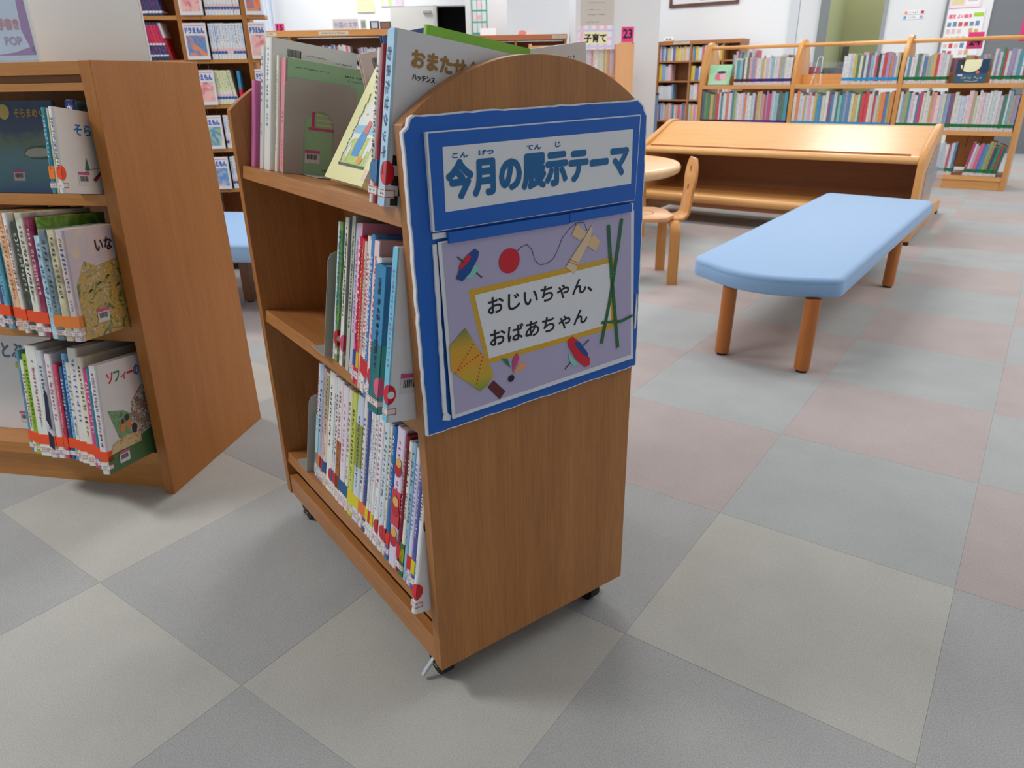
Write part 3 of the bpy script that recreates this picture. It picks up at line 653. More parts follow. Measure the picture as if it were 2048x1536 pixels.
for k, (yy, x, T, H, col, tcol, tp, st, cov, lab, hole) in enumerate(mid):
    x -= .004 * min(1, max(0, -x / .02)); b = near_book(lab, g2, CF, (-yy, x, seat_z(.525, x)), T, .158, H, col, T95, tp=tp, sticker=st, title=tcol, seed=20 + k, hole=hole, title_len=.6, cover=cov)
    if cov: MB().box(-.0004, T * (.42 if k == 0 else 1) + (.0004 if k else 0), -.0004, .0015, .001, H - .001).build('spine_strip', flatc(*col, rough=.28), b)
    if cov and tcol: flat(b, 'title_print', strokes(random.Random(k), T * .3, H * .4, T * .75, H * .9), flatc(*tcol), .0012)
    if lab.startswith('thick'): tape(b, T, .001, .105, flatc(76, 170, 156, .3), .15, .0004, 'green_band')
wb = near_book('white book with a sky-blue spine and a barcode, last on the cart middle shelf', g2, CF, (-.0375, -.047, seat_z(.525, -.047)), .0128, .18, .250, (232, 233, 236), T95, seed=40, sticker=(210, 22, 42), hole=True, cover=flatc(228, 229, 233, .3))
tape(wb, .0128, .001, .249, flatc(120, 200, 228, .3), .0015, .0003, 'spine_strip')
flat(wb, 'title_print', strokes(random.Random(41), .003, .08, .010, .22), flatc(206, 110, 190), .0012)
barcode_sticker(wb, .018, .042, .034, .030, .0131)
sb = thing('picture_book', 'small open book lying slanted behind the middle bookend', 'book', group=g2)
q = cw(.10, .47); sb.location = (q[0], q[1], .5145); sb.rotation_euler = (radians(-40), 0, AC - pi / 2 - .35)
MB().box(0, .13, 0, .0022, 0, .18).box(0, .13, .010, .012, 0, .18).build('cover', flatc(226, 206, 120, .3), sb)
MB().box(.002, .128, .0023, .0098, .003, .177).build('page_block', PAGE, sb)
flat(sb, 'picture_print', [rect(.012, .02, .13, .17)], picmat('dim_picture', [(60, 70, 60), (190, 120, 100), (80, 90, 70)], 24), .0004)

# ------------------------------------------------------------------ books on the cart, bottom shelf
g3 = 'picture books on the cart bottom shelf'
ed = [.575, .560, .545, .537, .527, .506, .475, .464, .451, .432, .403, .384, .361, .330, .312, .296, .283, .272, .260, .238, .214, .203, .186, .155, .141, .126, .113, .097, .083, .066, .0515]
RED, ORG, YLW, BLU, GRE, MAR = (206, 34, 44), (236, 120, 40), (226, 204, 24), (20, 88, 140), (26, 130, 60), (120, 24, 50)
bot = [ # colour, title, tape, sticker, height, band
 ((226, 230, 238), (200, 60, 110), RED, None, .262, (.02, .55, (190, 220, 232))), ((176, 210, 230), (40, 60, 90), ORG, None, .266, None), ((196, 180, 208), (90, 60, 110), MAR, None, .264, None),
 ((224, 196, 206), (160, 70, 90), None, RED, .262, None), ((232, 214, 190), (130, 110, 90), BLU, None, .258, (.6, .98, (176, 176, 140))), ((240, 239, 238), (60, 60, 64), None, RED, .268, None),
 ((232, 234, 232), (110, 150, 130), BLU, None, .264, None), ((238, 238, 238), (70, 72, 80), RED, None, .266, None), ((238, 234, 232), (206, 40, 90), RED, None, .266, (.10, .50, (170, 110, 60))),
 ((234, 226, 238), (226, 130, 180), BLU, None, .262, None), ((232, 228, 206), (150, 120, 90), BLU, None, .262, None), ((206, 216, 96), (70, 70, 30), YLW, None, .263, None),
 ((206, 220, 236), (60, 80, 140), YLW, None, .266, (.45, .78, (150, 160, 70))), ((236, 232, 236), (110, 110, 130), ORG, None, .268, None), ((70, 86, 150), (210, 210, 235), ORG, None, .266, None),
 ((240, 240, 240), (90, 120, 170), YLW, None, .264, None), ((238, 238, 240), (120, 120, 170), RED, None, .262, None), ((240, 240, 240), (120, 130, 180), YLW, None, .264, None),
 ((238, 238, 242), (206, 90, 130), None, RED, .266, None), ((214, 226, 232), (120, 140, 160), None, RED, .266, None), ((238, 232, 216), (60, 60, 64), None, RED, .258, None),
 ((34, 110, 184), (230, 240, 250), None, (222, 50, 40), .262, None), ((226, 214, 236), (206, 40, 110), None, None, .268, (.30, .56, (206, 60, 70))), ((134, 26, 52), (220, 180, 190), RED, None, .264, None),
 ((238, 232, 220), (110, 90, 60), YLW, None, .258, (.0, .25, (60, 110, 60))), ((150, 196, 226), (60, 80, 120), None, None, .262, None), ((220, 218, 240), (130, 120, 180), RED, None, .258, None),
 ((92, 96, 176), (226, 226, 246), YLW, None, .256, None), ((226, 206, 176), (206, 100, 150), GRE, None, .254, None), ((232, 216, 222), (170, 90, 160), None, None, .256, None)]
seen = {}
for k, (col, tcol, tp, st, H, band) in enumerate(bot):
    yl, yr = ed[k], ed[k + 1]; T = yl - yr - .0016; x = .018 - .02 * k / 29.0
    tn = {RED: 'red', ORG: 'orange', YLW: 'yellow', BLU: 'dark blue', GRE: 'green', MAR: 'maroon'}.get(tp or st, None)
    lab = '%s book%s, %s from the left on the cart bottom shelf' % (cname(col), (' with %s %s' % (tn, 'tape' if tp else 'sticker')) if tn else '', ordn(k + 1))
    near_book(lab, g3, CF, (-yl, x, seat_z(.173, x)), T, .142, H, col, T95, tp=tp, sticker=st, title=tcol, seed=50 + k, band=band, title_len=.5, hole=(k == 20))
for c in [c for c in COL.objects if '23rd from the left on the cart bottom' in c.get('label', '')]:
    for z, r in ((.19, .012), (.115, .013), (.055, .013)):
        flat(c, 'fruit_print', [disc(.015, z, r, r * 1.1)], flatc(186, 30, 50, .3), .0012); flat(c, 'fruit_print', [disc(.016, z + .014, r * .8, r * .7)], flatc(232, 176, 90, .3), .0013)
near_book('slim white book with yellow tape, next to the last on the cart bottom shelf', g3, CF, (-.0505, -.012, seat_z(.173, -.012)), .0125, .15, .262, (236, 230, 234), T95, seed=90, tp=(214, 170, 40), title=(150, 90, 150))
lb = near_book('white book with a red dot, last and nearest on the cart bottom shelf', g3, CF, (-.0372, -.030, seat_z(.173, -.030)), .0128, .18, .262, (238, 239, 242), T95, seed=91, sticker=(222, 40, 52), title=(40, 40, 46), title_len=.25)
flat(lb, 'picture_print', [disc(.006, .165, .004, .012)], flatc(50, 52, 56), .0131, 'cover')
# ------------------------------------------------------------------ left bookcase
AL = radians(25.17); LO = (-0.199, 0.294)
LF = (LO, AL)                                          # x right (towards its near side panel), y into the shelf
def lw(x, y): return (LO[0] + cos(AL) * x - sin(AL) * y, LO[1] + sin(AL) * x + cos(AL) * y)
LD = .456
lc = thing('bookcase', 'chest-high wooden bookcase at the left with a broad plain side panel', 'bookcase', (LO[0], LO[1], 0), AL)
side = [(0, 0), (LD, 0), (.441, 1.033), (.049, 1.033)]
for x0 in (-.0285, -1.02): MB().prism(side, x0, x0 + .0285, 'x').build('side_panel', LZ, lc, bevel=.0012)
def fr(z): return .049 * z / 1.033
X0, X1 = -.9914, -.0288
def lshelf(name, z1, t, set_=.006, drop=.0395, back=.40):
    MB().prism([(fr(z1) + set_, z1 - t), (back, z1 - t - drop), (back, z1 - drop), (fr(z1) + set_, z1)], X0, X1, 'x').build(name, LX, lc, bevel=.001)
lshelf('top_board', 1.032, .027, .001, 0, .44); lshelf('under_board', .989, .016, .006, 0, .44); MB().box(X0, X1, .085, .095, .9895, 1.0045).build('header_rail', LX, lc)
T9 = radians(9); D9 = .36 * math.tan(T9)
lshelf('shelf', .757, .026, drop=D9); lshelf('shelf', .448, .038); lshelf('shelf', .1125, .034, drop=D9)
MB().box(X0, X1, .025, .043, 0, .072).build('toe_board', LX, lc)
MB().box(X0, X1, .443 - .012, .443 - .004, .0, 1.0).build('back_panel', LZ, lc)
T4 = radians(6)
g4 = 'picture books in the left bookcase'
# upper shelf
ORT = (240, 84, 34)
mb_ = near_book('blue night-sky picture book shown face-out in the left bookcase', g4, LF, (-.583, .215, .7315), .29, .010, .222, (60, 84, 130), radians(9), cover=flatc(52, 84, 130, .35))
for c in list(mb_.children): bpy.data.objects.remove(c)
NS = bpy.data.materials.new('night_lake_print'); NS.use_nodes = True
nt, N, L, B = nodes_of(NS); tc = N.new('ShaderNodeTexCoord'); sp = N.new('ShaderNodeSeparateXYZ'); L.new(tc.outputs['Object'], sp.inputs[0])
nz = N.new('ShaderNodeTexNoise'); nz.inputs['Scale'].default_value = 30; L.new(tc.outputs['Object'], nz.inputs['Vector'])
ma = N.new('ShaderNodeMath'); ma.operation = 'MULTIPLY_ADD'; ma.inputs[1].default_value = .05; L.new(nz.outputs['Fac'], ma.inputs[0]); L.new(sp.outputs['Z'], ma.inputs[2])
mr = N.new('ShaderNodeMapRange'); mr.inputs['From Min'].default_value = .025; mr.inputs['From Max'].default_value = .247; L.new(ma.outputs[0], mr.inputs['Value'])
rp = N.new('ShaderNodeValToRGB'); e = rp.color_ramp.elements; e[0].position = 0; e[0].color = S(70, 120, 176); e[1].position = 1; e[1].color = S(74, 108, 140)
for p_, c_ in ((.12, (72, 134, 160)), (.40, (84, 140, 150)), (.58, (96, 124, 106)), (.66, (52, 78, 112)), (.85, (48, 76, 120))): q = e.new(p_); q.color = S(*c_)
L.new(mr.outputs['Result'], rp.inputs['Fac']); L.new(rp.outputs['Color'], B.inputs['Base Color']); B.inputs['Roughness'].default_value = .35
MB().box(0, .29, 0, .002, 0, .222).box(0, .29, .008, .010, 0, .222).build('cover', NS, mb_)
MB().box(.002, .287, .0021, .0079, .002, .220).build('page_block', PAGE, mb_)
text(mb_, 'そらまめくんのベッド', .178, .184, .36, .203, flatc(196, 170, 80), .0004, name='title_lettering', bold=.0006)
for c in list(mb_.children):
    if c.name.startswith('title_lettering'): bpy.data.objects.remove(c)
text(mb_, 'そらまめくん', .180, .183, .282, .203, flatc(196, 170, 80), .0004, name='title_lettering', bold=.0006)
flat(mb_, 'moon_print', [disc(.150, .196, .016, .018)], flatc(206, 200, 120, .35), .0004)
flat(mb_, 'pod_print', [[(.188, .092), (.200, .108), (.215, .114), (.250, .117), (.285, .112), (.285, .086), (.250, .082), (.215, .083)]], flatc(70, 110, 80, .35), .0004)
flat(mb_, 'pod_print', [[(.193, .094), (.205, .106), (.230, .110), (.282, .107), (.282, .092), (.235, .088), (.208, .088)]], flatc(176, 190, 180, .35), .0006)
barcode_sticker(mb_, .152, .030, .033, .026, 0, 'front')
near_book('navy blue book with a dark picture cover on the left bookcase upper shelf', g4, LF, (-.0965, .034, .7592), .020, .17, .199, (50, 48, 128), T9, turn=.0, cover=picmat('dim_teal_cover', [(30, 60, 66), (130, 176, 196), (24, 40, 44)], 9), seed=100)
b = [c for c in COL.objects if c.get('label', '').startswith('navy blue book with a dark')][0]
tape(b, .020, .001, .197, flatc(52, 48, 132, .3), .003, .0003, 'navy_spine'); text(b, 'そら', .004, .155, .016, .190, WHITE, .0012, bold=.0004, turn=True, name='title_lettering')
near_book('teal-spined picture book with an orange tape on the left bookcase upper shelf', g4, LF, (-.0742, -0.061, 0.7741), .013, .18, .172, (46, 136, 158), T9, tp=(240, 130, 40), title=(200, 220, 226), seed=101)
near_book('thin beige book squeezed between the teal and the white one, left bookcase', g4, LF, (-.0598, -0.062, 0.7743), .006, .18, .170, (206, 196, 166), T9, seed=102)
b = near_book('white picture book with a tree drawing and orange sticker, left bookcase upper shelf', g4, LF, (-.0531, -0.064, 0.7746), .012, .185, .173, (226, 224, 220), T9, turn=.02, sticker=(246, 84, 40), title=(90, 130, 180), seed=103, cover=flatc(230, 226, 220, .28))
text(b, 'そら', .052, .122, .100, .144, flatc(50, 120, 186), .0123, 'cover', bold=.0008, name='title_lettering')
flat(b, 'tree_print', [[(.068, .050), (.084, .050), (.076, .078)], rect(.0748, .044, .0772, .05)], flatc(64, 128, 110), .0123, 'cover')
flat(b, 'hill_print', [bar((.055, .042), (.085, .052), .0014), bar((.085, .052), (.14, .060), .0014)], flatc(120, 140, 90), .0123, 'cover')
flat(b, 'figure_print', [[(.088, .030), (.098, .026), (.125, .050), (.118, .052)]], flatc(150, 56, 50), .0124, 'cover')
barcode_sticker(b, .046, .018, .034, .028, .0122)
# middle shelf (y of the shelf front about .02)
zL = .4485
rowm = [ # left edge x, foot y, T, H, colour, title colour, tape, words
 (-.384, .006, .021, .262, (150, 190, 90), None, ORT, 'green picture book at the left frame edge, left bookcase middle shelf'),
 (-.361, .002, .0225, .270, (228, 230, 230), (90, 110, 150), ORT, 'white-spined book second from the left frame edge, left bookcase middle shelf'),
 (-.337, -.010, .0165, .250, (222, 224, 228), (60, 70, 150), ORT, 'white book with blue print, left bookcase middle shelf'),
 (-.319, -.016, .0165, .262, (60, 62, 110), (200, 210, 230), ORT, 'indigo book with pale print, left bookcase middle shelf'),
 (-.301, -.024, .0160, .258, (96, 176, 206), (40, 80, 120), ORT, 'sky-blue spined picture book, left bookcase middle shelf'),
 (-.284, -.020, .0190, .262, (46, 130, 150), (220, 230, 230), None, 'deep teal tall book pushed back, left bookcase middle shelf'),
 (-.262, -.038, .0230, .272, (226, 172, 128), (190, 110, 80), ORT, 'peach-orange spined picture book, left bookcase middle shelf'),
 (-.237, -.028, .0100, .270, (136, 176, 160), (60, 90, 80), None, 'tall sage-green book rising at the back, left bookcase middle shelf'),
 (-.226, -.056, .0150, .270, (230, 224, 214), (170, 50, 60), ORT, 'white book with red print right of the peach one, left bookcase'),
 (-.210, -.040, .0100, .272, (214, 160, 70), (90, 60, 30), None, 'golden tan book rising behind the dark one, left bookcase middle shelf'),
 (-.199, -.066, .0235, .252, (52, 62, 50), (220, 220, 200), ORT, 'dark forest-green spined book, left bookcase middle shelf'),
 (-.174, -.076, .0225, .272, (226, 224, 206), (60, 60, 64), ORT, 'thick cream-white spined book, left bookcase middle shelf'),
 (-.150, -.080, .0190, .262, (150, 46, 80), (240, 220, 226), ORT, 'maroon book with white lettering, left bookcase middle shelf'),
 (-.130, -.070, .0100, .262, (120, 160, 60), (230, 220, 120), None, 'lime and dark green book beside the maroon one, left bookcase'),
 (-.119, -.094, .0190, .226, (170, 206, 224), (60, 90, 130), None, 'short pale sky-blue book, left bookcase middle shelf'),
 (-.099, -.102, .0235, .240, (120, 140, 150), (40, 50, 60), (232, 132, 50), 'grey-blue cover book, first of the orange-taped matching set, left bookcase'),
 (-.074, -.106, .0225, .240, (206, 196, 160), (60, 70, 80), (232, 132, 50), 'straw-yellow book, second of the orange-taped matching set, left bookcase'),
]
for k, (x, yy, T, H, col, tcol, tp, lab) in enumerate(rowm):
    cv = picmat('row_cover_%d' % k, [tuple(max(0, c - 40) for c in col), col, tuple(min(245, c + 30) for c in col)], 20)
    near_book(lab, g4, LF, (x, yy - .024, zL + .0006 + (.028 - yy + .024) * .1115), T - .0012, .20, H, col, T4, tp=tp, title=tcol, seed=110 + k, cover=cv, title_len=.55)
FLD = picmat('field_print', [(96, 110, 66), (150, 152, 84), (228, 176, 70), (150, 146, 110), (226, 196, 150)], 26, dist=3.0, contrast=1.2)
b = near_book('picture book with a yellow field painting on its cover, left bookcase middle shelf', g4, LF, (-.0505, -.132, zL + .0184), .0195, .20, .240, (222, 200, 180), T4, tp=(232, 132, 50), title=(70, 80, 110), seed=140, turn=.03, cover=picmat('pastel_sky_cover', [(226, 196, 190), (206, 196, 206), (232, 206, 170)], 14))
flat(b, 'field_picture', [[(.012, .0), (.199, .0), (.199, .160), (.140, .165), (.080, .155), (.045, .170), (.012, .120)]], FLD, .0198, 'cover')
text(b, 'いな', .088, .186, .142, .214, INK, .0201, 'cover', bold=.0011, name='title_lettering')
flat(b, 'bird_print', [[(.04 + .03 * k, .10 + .012 * (k % 3)), (.05 + .03 * k, .108 + .012 * (k % 3)), (.062 + .03 * k, .106 + .012 * (k % 3)), (.05 + .03 * k, .102 + .012 * (k % 3))] for k in range(5)], flatc(50, 56, 50), .0201, 'cover')
barcode_sticker(b, .058, .030, .038, .030, .0203)
# lower shelf
zB = .1135
dg_ = thing('picture_book', 'white picture book with a yellow dog on its cover, face-out, left bookcase lower shelf', 'book', (*lw(-.672, .105), .0995), group=g4, rot=(radians(-9), 0, AL))
MB().box(0, .285, 0, .002, 0, .270).box(0, .285, .009, .011, 0, .270).build('cover', flatc(226, 226, 228, .3), dg_)
MB().box(.002, .282, .0021, .0089, .002, .268).build('page_block', PAGE, dg_)
DY, DBK = flatc(226, 186, 50, .35), flatc(34, 32, 30, .35)
u_ = .150
flat(dg_, 'arc_print', [disc(u_ + .075, .070, .052, .060, 24, 0, pi)], flatc(206, 100, 50, .35), .0003)
flat(dg_, 'dog_print', [[(u_ + .050, 0), (u_ + .118, 0), (u_ + .122, .05), (u_ + .108, .088), (u_ + .085, .095), (u_ + .060, .070)]], DY, .0006)
flat(dg_, 'dog_print', [disc(u_ + .078, .130, .031, .052)], DY, .0008)
for bb in (bar((u_ + .062, .178), (u_ + .012, .184), .013), bar((u_ + .046, .172), (u_ + .030, .105), .010)): flat(dg_, 'ear_print', [bb], DY, .0007)
flat(dg_, 'dog_patch', [disc(u_ + .070, .175, .022, .011), disc(u_ + .096, .030, .014, .022), disc(u_ + .060, .080, .012, .014), disc(u_ + .082, .107, .008, .007)], DBK, .0010)
flat(dg_, 'dog_patch', [disc(u_ + .066, .138, .003, .004), disc(u_ + .086, .138, .003, .004)], DBK, .0010)
text(dg_, 'そらとぶ', .050, .205, .190, .245, flatc(90, 120, 150), .0005, bold=.0016, name='title_lettering')
flat(dg_, 'author_print', strokes(random.Random(3), .165, .190, .235, .195, False), INK, .0005)
barcode_sticker(dg_, .150, .022, .036, .030, .0008, 'front')
rowb = [
 (-.354, -.018, .012, .262, (76, 136, 160), None, 'slate-blue spined book, first after the dog book, left bookcase lower shelf'),
 (-.341, -.024, .016, .240, (232, 226, 214), (160, 90, 90), 'slim cream book, second after the dog book, left bookcase lower shelf'),
 (-.324, -.033, .021, .258, (146, 186, 50), (60, 90, 30), 'lime green picture book, left bookcase lower shelf'),
 (-.302, -.042, .035, .282, (228, 230, 224), (190, 60, 80), 'tall white book with a teal edge, left bookcase lower shelf'),
 (-.265, -.050, .0205, .274, (206, 208, 216), (60, 60, 90), 'pale grey book with dark swirls on its spine, left bookcase lower shelf'),
 (-.243, -.050, .0205, .266, (232, 226, 228), (206, 80, 120), 'white book with pink lettering, left bookcase lower shelf'),
 (-.221, -.051, .0125, .242, (222, 70, 100), (246, 200, 200), 'coral red book, left bookcase lower shelf'),
 (-.2075, -.050, .0125, .236, (62, 100, 146), (210, 220, 236), 'dusky blue book, left bookcase lower shelf'),
 (-.194, -.052, .0145, .270, (110, 176, 220), (50, 80, 120), 'bright sky-blue book, left bookcase lower shelf'),
 (-.1785, -.060, .0165, .250, (226, 222, 214), (120, 110, 160), 'off-white thin book before the tallest one, left bookcase lower shelf'),
 (-.161, -.068, .0275, .288, (228, 226, 222), (90, 110, 190), 'tallest white book with a red swirl cover, left bookcase lower shelf'),
 (-.132, -.080, .0225, .270, (230, 224, 206), (60, 60, 60), 'cream book with black print, left bookcase lower shelf'),
 (-.108, -.088, .0190, .245, (216, 70, 140), (250, 220, 236), 'magenta pink book, left bookcase lower shelf'),
 (-.088, -.100, .0270, .250, (40, 124, 140), (210, 230, 230), 'dark teal book beside the fir tree cover, left bookcase lower shelf'),
]
for k, (x, yy, T, H, col, tcol, lab) in enumerate(rowb):
    cv = picmat('lower_cover_%d' % k, [tuple(max(0, c - 36) for c in col), col, tuple(min(245, c + 20) for c in col)], 9) if k in (0, 4, 8) else None
    near_book(lab, g4, LF, (x, yy - .024, zB + .0006 + (.012 - yy + .024) * .1605), T - .0012, .20, H, col, T9, tp=ORT, title=tcol, seed=150 + k, cover=cv, title_len=.55)
    if 'dark swirls' in lab:
        o = [c for c in COL.objects if c.get('label') == lab][0]; flat(o, 'swirl_print', [[(.003, .10), (.016, .07), (.017, .16), (.010, .18)], [(.002, .03), (.015, .02), (.016, .055), (.004, .07)]], flatc(34, 38, 64), .0012)
b = near_book('white picture book with fir tree and mice on its cover, left bookcase lower shelf', g4, LF, (-.0600, -.146, zB + .0260), .0205, .205, .262, (236, 236, 238), T9, turn=.02, tp=ORT, title=(150, 90, 120), seed=180, cover=flatc(226, 224, 226, .28), title_len=.7)
for i_, (s_, c_) in enumerate(zip('ソフィーの', ((206, 60, 60), (70, 140, 90), (200, 90, 130), (206, 50, 50), (90, 100, 170)))):
    text(b, s_, .030 + .023 * i_, .212 if s_ not in 'ィー' else (.212 if s_ == 'ィ' else .222), .049 + .023 * i_, .236 if s_ not in 'ィー' else (.228 if s_ == 'ィ' else .226), flatc(*c_), .0208, 'cover', bold=.0010, name='title_lettering')
flat(b, 'ground_print', [[(.0, .0), (.204, .0), (.204, .075), (.10, .060), (.03, .045), (.0, .042)]], flatc(74, 116, 72, .3), .0208, 'cover')
flat(b, 'tree_print', [[(.018, .150), (.052, .056), (.095, .080), (.102, .118), (.070, .138)]], picmat('fir_print', [(90, 140, 90), (130, 170, 120), (70, 116, 70)], 60), .0210, 'cover')
flat(b, 'tree_print', [[(.085, .075), (.12, .060), (.19, .080), (.19, .170), (.14, .185), (.10, .150)]], picmat('bush_print', [(226, 224, 224), (110, 150, 110), (200, 120, 130), (90, 110, 80), (236, 232, 230)], 70, contrast=1.6), .0211, 'cover')
flat(b, 'ground_print', [[(.012, .045), (.12, .045), (.12, .070), (.06, .078), (.02, .066)]], picmat('sand_print', [(206, 176, 120), (222, 196, 146), (150, 110, 80)], 60), .0213, 'cover')
flat(b, 'mouse_print', [disc(.060, .098, .008, .012), disc(.082, .102, .009, .011)], flatc(230, 130, 70, .35), .0215, 'cover')
flat(b, 'mouse_print', [disc(.078, .118, .008, .008), disc(.062, .112, .006, .006), disc(.10, .085, .010, .012)], flatc(60, 56, 60, .35), .0216, 'cover')
barcode_sticker(b, .036, .014, .036, .028, .0214)

# on top of the left bookcase
wbp = lw(-.30, .25)
wbd = thing('display_board', 'plain off-white board standing on top of the left bookcase', 'display board', (wbp[0], wbp[1], 1.0332), AL)
MB().box(0, .300, 0, .008, 0, .42).build('panel', flatc(222, 221, 216, .6), wbd, bevel=.001)
MB().prism([(.008, 0), (.085, 0), (.008, .30)], .10, .104, 'x').build('strut', flatc(206, 205, 200, .6), wbd)
ap = lw(-.44, .055)
acr = thing('sign_holder', 'clear acrylic sign holder with a purple-edged poster on the left bookcase', 'sign holder', (ap[0], ap[1], 1.0332), AL)
MB().box(0, .315, 0, .003, 0, .30).build('front_sheet', ACR, acr)
MB().box(0, .315, .0055, .0085, 0, .30).box(0, .315, .0085, .075, 0, .003).build('back_sheet', ACR, acr)
nts = MB().box(.002, .3085, .0036, .0050, .006, .296).build('notice', flatc(206, 216, 234, .4), acr)
def nf(name, polys, m, w=-.0034): return flat(nts, name, polys, m, w)
nf('purple_edge', [[(.300, .02), (.3085, .012), (.3085, .296), (.303, .296), (.286, .06)], [(.20, .012), (.3085, .012), (.3085, .030), (.26, .018)]], flatc(152, 96, 166, .4))
PT = flatc(196, 120, 130, .4)
text(nts, '手書き', .232, .062, .283, .082, PT, -.0033, bold=.0012, name='notice_lettering')
text(nts, 'POP', .240, .032, .281, .048, flatc(170, 130, 180), -.0033, bold=.0007, name='notice_lettering')
text(nts, '者の', .235, .130, .280, .150, flatc(176, 110, 130), -.0033, bold=.0010, name='notice_lettering')
nf('confetti', [disc(.25, .175, .006), disc(.27, .168, .007), disc(.29, .174, .006)], flatc(226, 130, 150, .4), -.0033)

# ------------------------------------------------------------------ blue benches
BLF = bpy.data.materials.new('pale_blue_upholstery'); BLF.use_nodes = True
nt, N, L, B = nodes_of(BLF); B.inputs['Base Color'].default_value = S(136, 172, 212); B.inputs['Roughness'].default_value = .55; B.inputs['Specular IOR Level'].default_value = .3; B.inputs['Sheen Weight'].default_value = .15
tc = N.new('ShaderNodeTexCoord'); nz = N.new('ShaderNodeTexNoise'); nz.inputs['Scale'].default_value = 500; L.new(tc.outputs['Object'], nz.inputs['Vector'])
bp = N.new('ShaderNodeBump'); bp.inputs['Strength'].default_value = .12; bp.inputs['Distance'].default_value = .001; L.new(nz.outputs['Fac'], bp.inputs['Height']); L.new(bp.outputs['Normal'], B.inputs['Normal'])
def pad(name, outline, z0, z1, parent):
    """upholstered pad: outline loop with rounded upper and lower edges"""
    n = len(outline); cx = sum(p[0] for p in outline) / n; cy = sum(p[1] for p in outline) / n
    def inset(d):
        out = []
        for i in range(n):
            a, b, c = Vector(outline[i - 1]), Vector(outline[i]), Vector(outline[(i + 1) % n])
            t = ((b - a).normalized() + (c - b).normalized()).normalized(); nn = Vector((-t.y, t.x)); out.append(b + nn * d)
        return out
    rings = [(.012, z0), (.003, z0 + .004), (0, z0 + .012), (0, z1 - .024), (.0018, z1 - .018), (.0012, z1 - .016), (.004, z1 - .008), (.010, z1 - .0025), (.018, z1), (.024, z1 + .0006)]
    b = MB(); vs = []; 
    for d, z in rings: vs += [(p.x, p.y, z) for p in inset(d)]
    k = len(rings); fs = [(r * n + i, r * n + (i + 1) % n, (r + 1) * n + (i + 1) % n, (r + 1) * n + i) for r in range(k - 1) for i in range(n)]
    fs += [tuple(range(n - 1, -1, -1)), tuple(range((k - 1) * n, k * n))]
    return b.add(vs, fs).build(name, BLF, parent, smooth=True)
bench = thing('bench', 'pale blue upholstered bench with curved near end on round wooden legs', 'bench', (.62, 1.96, 0), radians(-1.6))
def arcpts(p, q, bulge, n=14):
    p, q = Vector(p), Vector(q); d = q - p; nn = Vector((d.y, -d.x)).normalized(); out = []
    for i in range(n + 1):
        t = i / n; out.append(tuple(p + d * t + nn * bulge * (1 - (2 * t - 1) ** 2)))
    return out
def rc(c, a, b, r, n=4):
    """rounded corner points at c between directions towards a and b"""
    c, a, b = Vector(c), Vector(a), Vector(b); u = (a - c).normalized() * r; v = (b - c).normalized() * r
    return [tuple(c + u * (1 - t) ** 2 + v * t ** 2) for t in [i / n for i in range(n + 1)]]
ft = arcpts((-.165, .155), (.372, .122), .122, 16)
L0, L1, R1, R0 = (-.180, .170), (-.235, 2.03), (.318, 2.03), (.392, .14)
ol = rc((-.182, .148), (-.21, .6), (-.10, .085), .045) + ft[2:-2] + rc((.374, .112), (.29, .060), (.35, .8), .036) + rc((.352, 2.02), (.37, 1.5), (0, 2.03), .05) + rc((-.205, 2.04), (0, 2.03), (-.2, 1.5), .05)
pad('seat_pad', ol, .272, .340, bench)
MB().box(-.10, .31, .13, 1.75, .262, .273).build('under_board', BX, bench)
for i_, (x, y) in enumerate(((-.008, .085), (.290, .078), (.301, 1.418), (-.045, 1.43))):
    lg = MB().cyl((x, y, .010), (x + (.006 if i_ in (0, 3) else .004), y + .002, .268), .0265, .0265, seg=24).build('leg', wood('amber_leg_wood', (168, 96, 40), (190, 116, 56), 'z', .35), bench, smooth=True)
    MB().cyl((x, y, 0), (x, y, .011), .019, seg=16).build('glide', BLACK, lg)
lb2 = thing('bench', 'pale blue upholstered bench glimpsed in the gap left of the cart', 'bench', (-1.55, 1.52, 0), radians(26))
ol2 = rc((-.80, -.40), (-.8, 0), (0, -.40), .04) + rc((.62, -.40), (0, -.4), (.62, 0), .04) + rc((.62, .37), (.62, 0), (0, .37), .04) + rc((-.80, .37), (0, .37), (-.8, 0), .04)
pad('seat_pad', ol2, .285, .362, lb2)
MB().box(-.72, .54, -.09, .25, .245, .286).build('apron', FX, lb2)
for x, y in ((-.66, -.02), (.0, -.02), (.48, -.02), (-.66, .2), (.48, .2)):
    lg = MB().box(x - .022, x + .022, y - .022, y + .022, .006, .246).build('leg', wood('brown_leg_wood', (110, 70, 44), (134, 90, 58), 'z', .4), lb2, bevel=.002)
    MB().cyl((x, y, 0), (x, y, .007), .016, seg=14).build('glide', BLACK, lg)

# ------------------------------------------------------------------ slanted reading desk
XL, XR = -.915, .895
desk = thing('reading_desk', 'long wooden reading desk with a sloping glossy top and low front shelf', 'reading desk', (0, 4.40, 0))
def sl(y): return .506 + (y - .045) * (.652 - .506) / .415
for x0 in (XL, XR - .036):
    prof = [(0.0, .020), (.05, .020), (.06, .03), (1.25, .03), (1.26, .020), (1.31, .020), (1.31, .10), (.62, .13), (.60, .16), (.585, .64), (.575, .664), (.48, .668), (.45, .664), (.03, .528), (.010, .505), (.004, .47), (0, .24)]
    MB().prism(prof, x0, x0 + .036, 'x').build('end_panel', BZ, desk, bevel=.006, smooth=True, seg=3)
    MB().box(x0 + .004, x0 + .032, .004, .05, 0, .021).box(x0 + .004, x0 + .032, 1.265, 1.305, 0, .021).build('foot', BLACK, desk)
xi0, xi1 = XL + .0362, XR - .0362
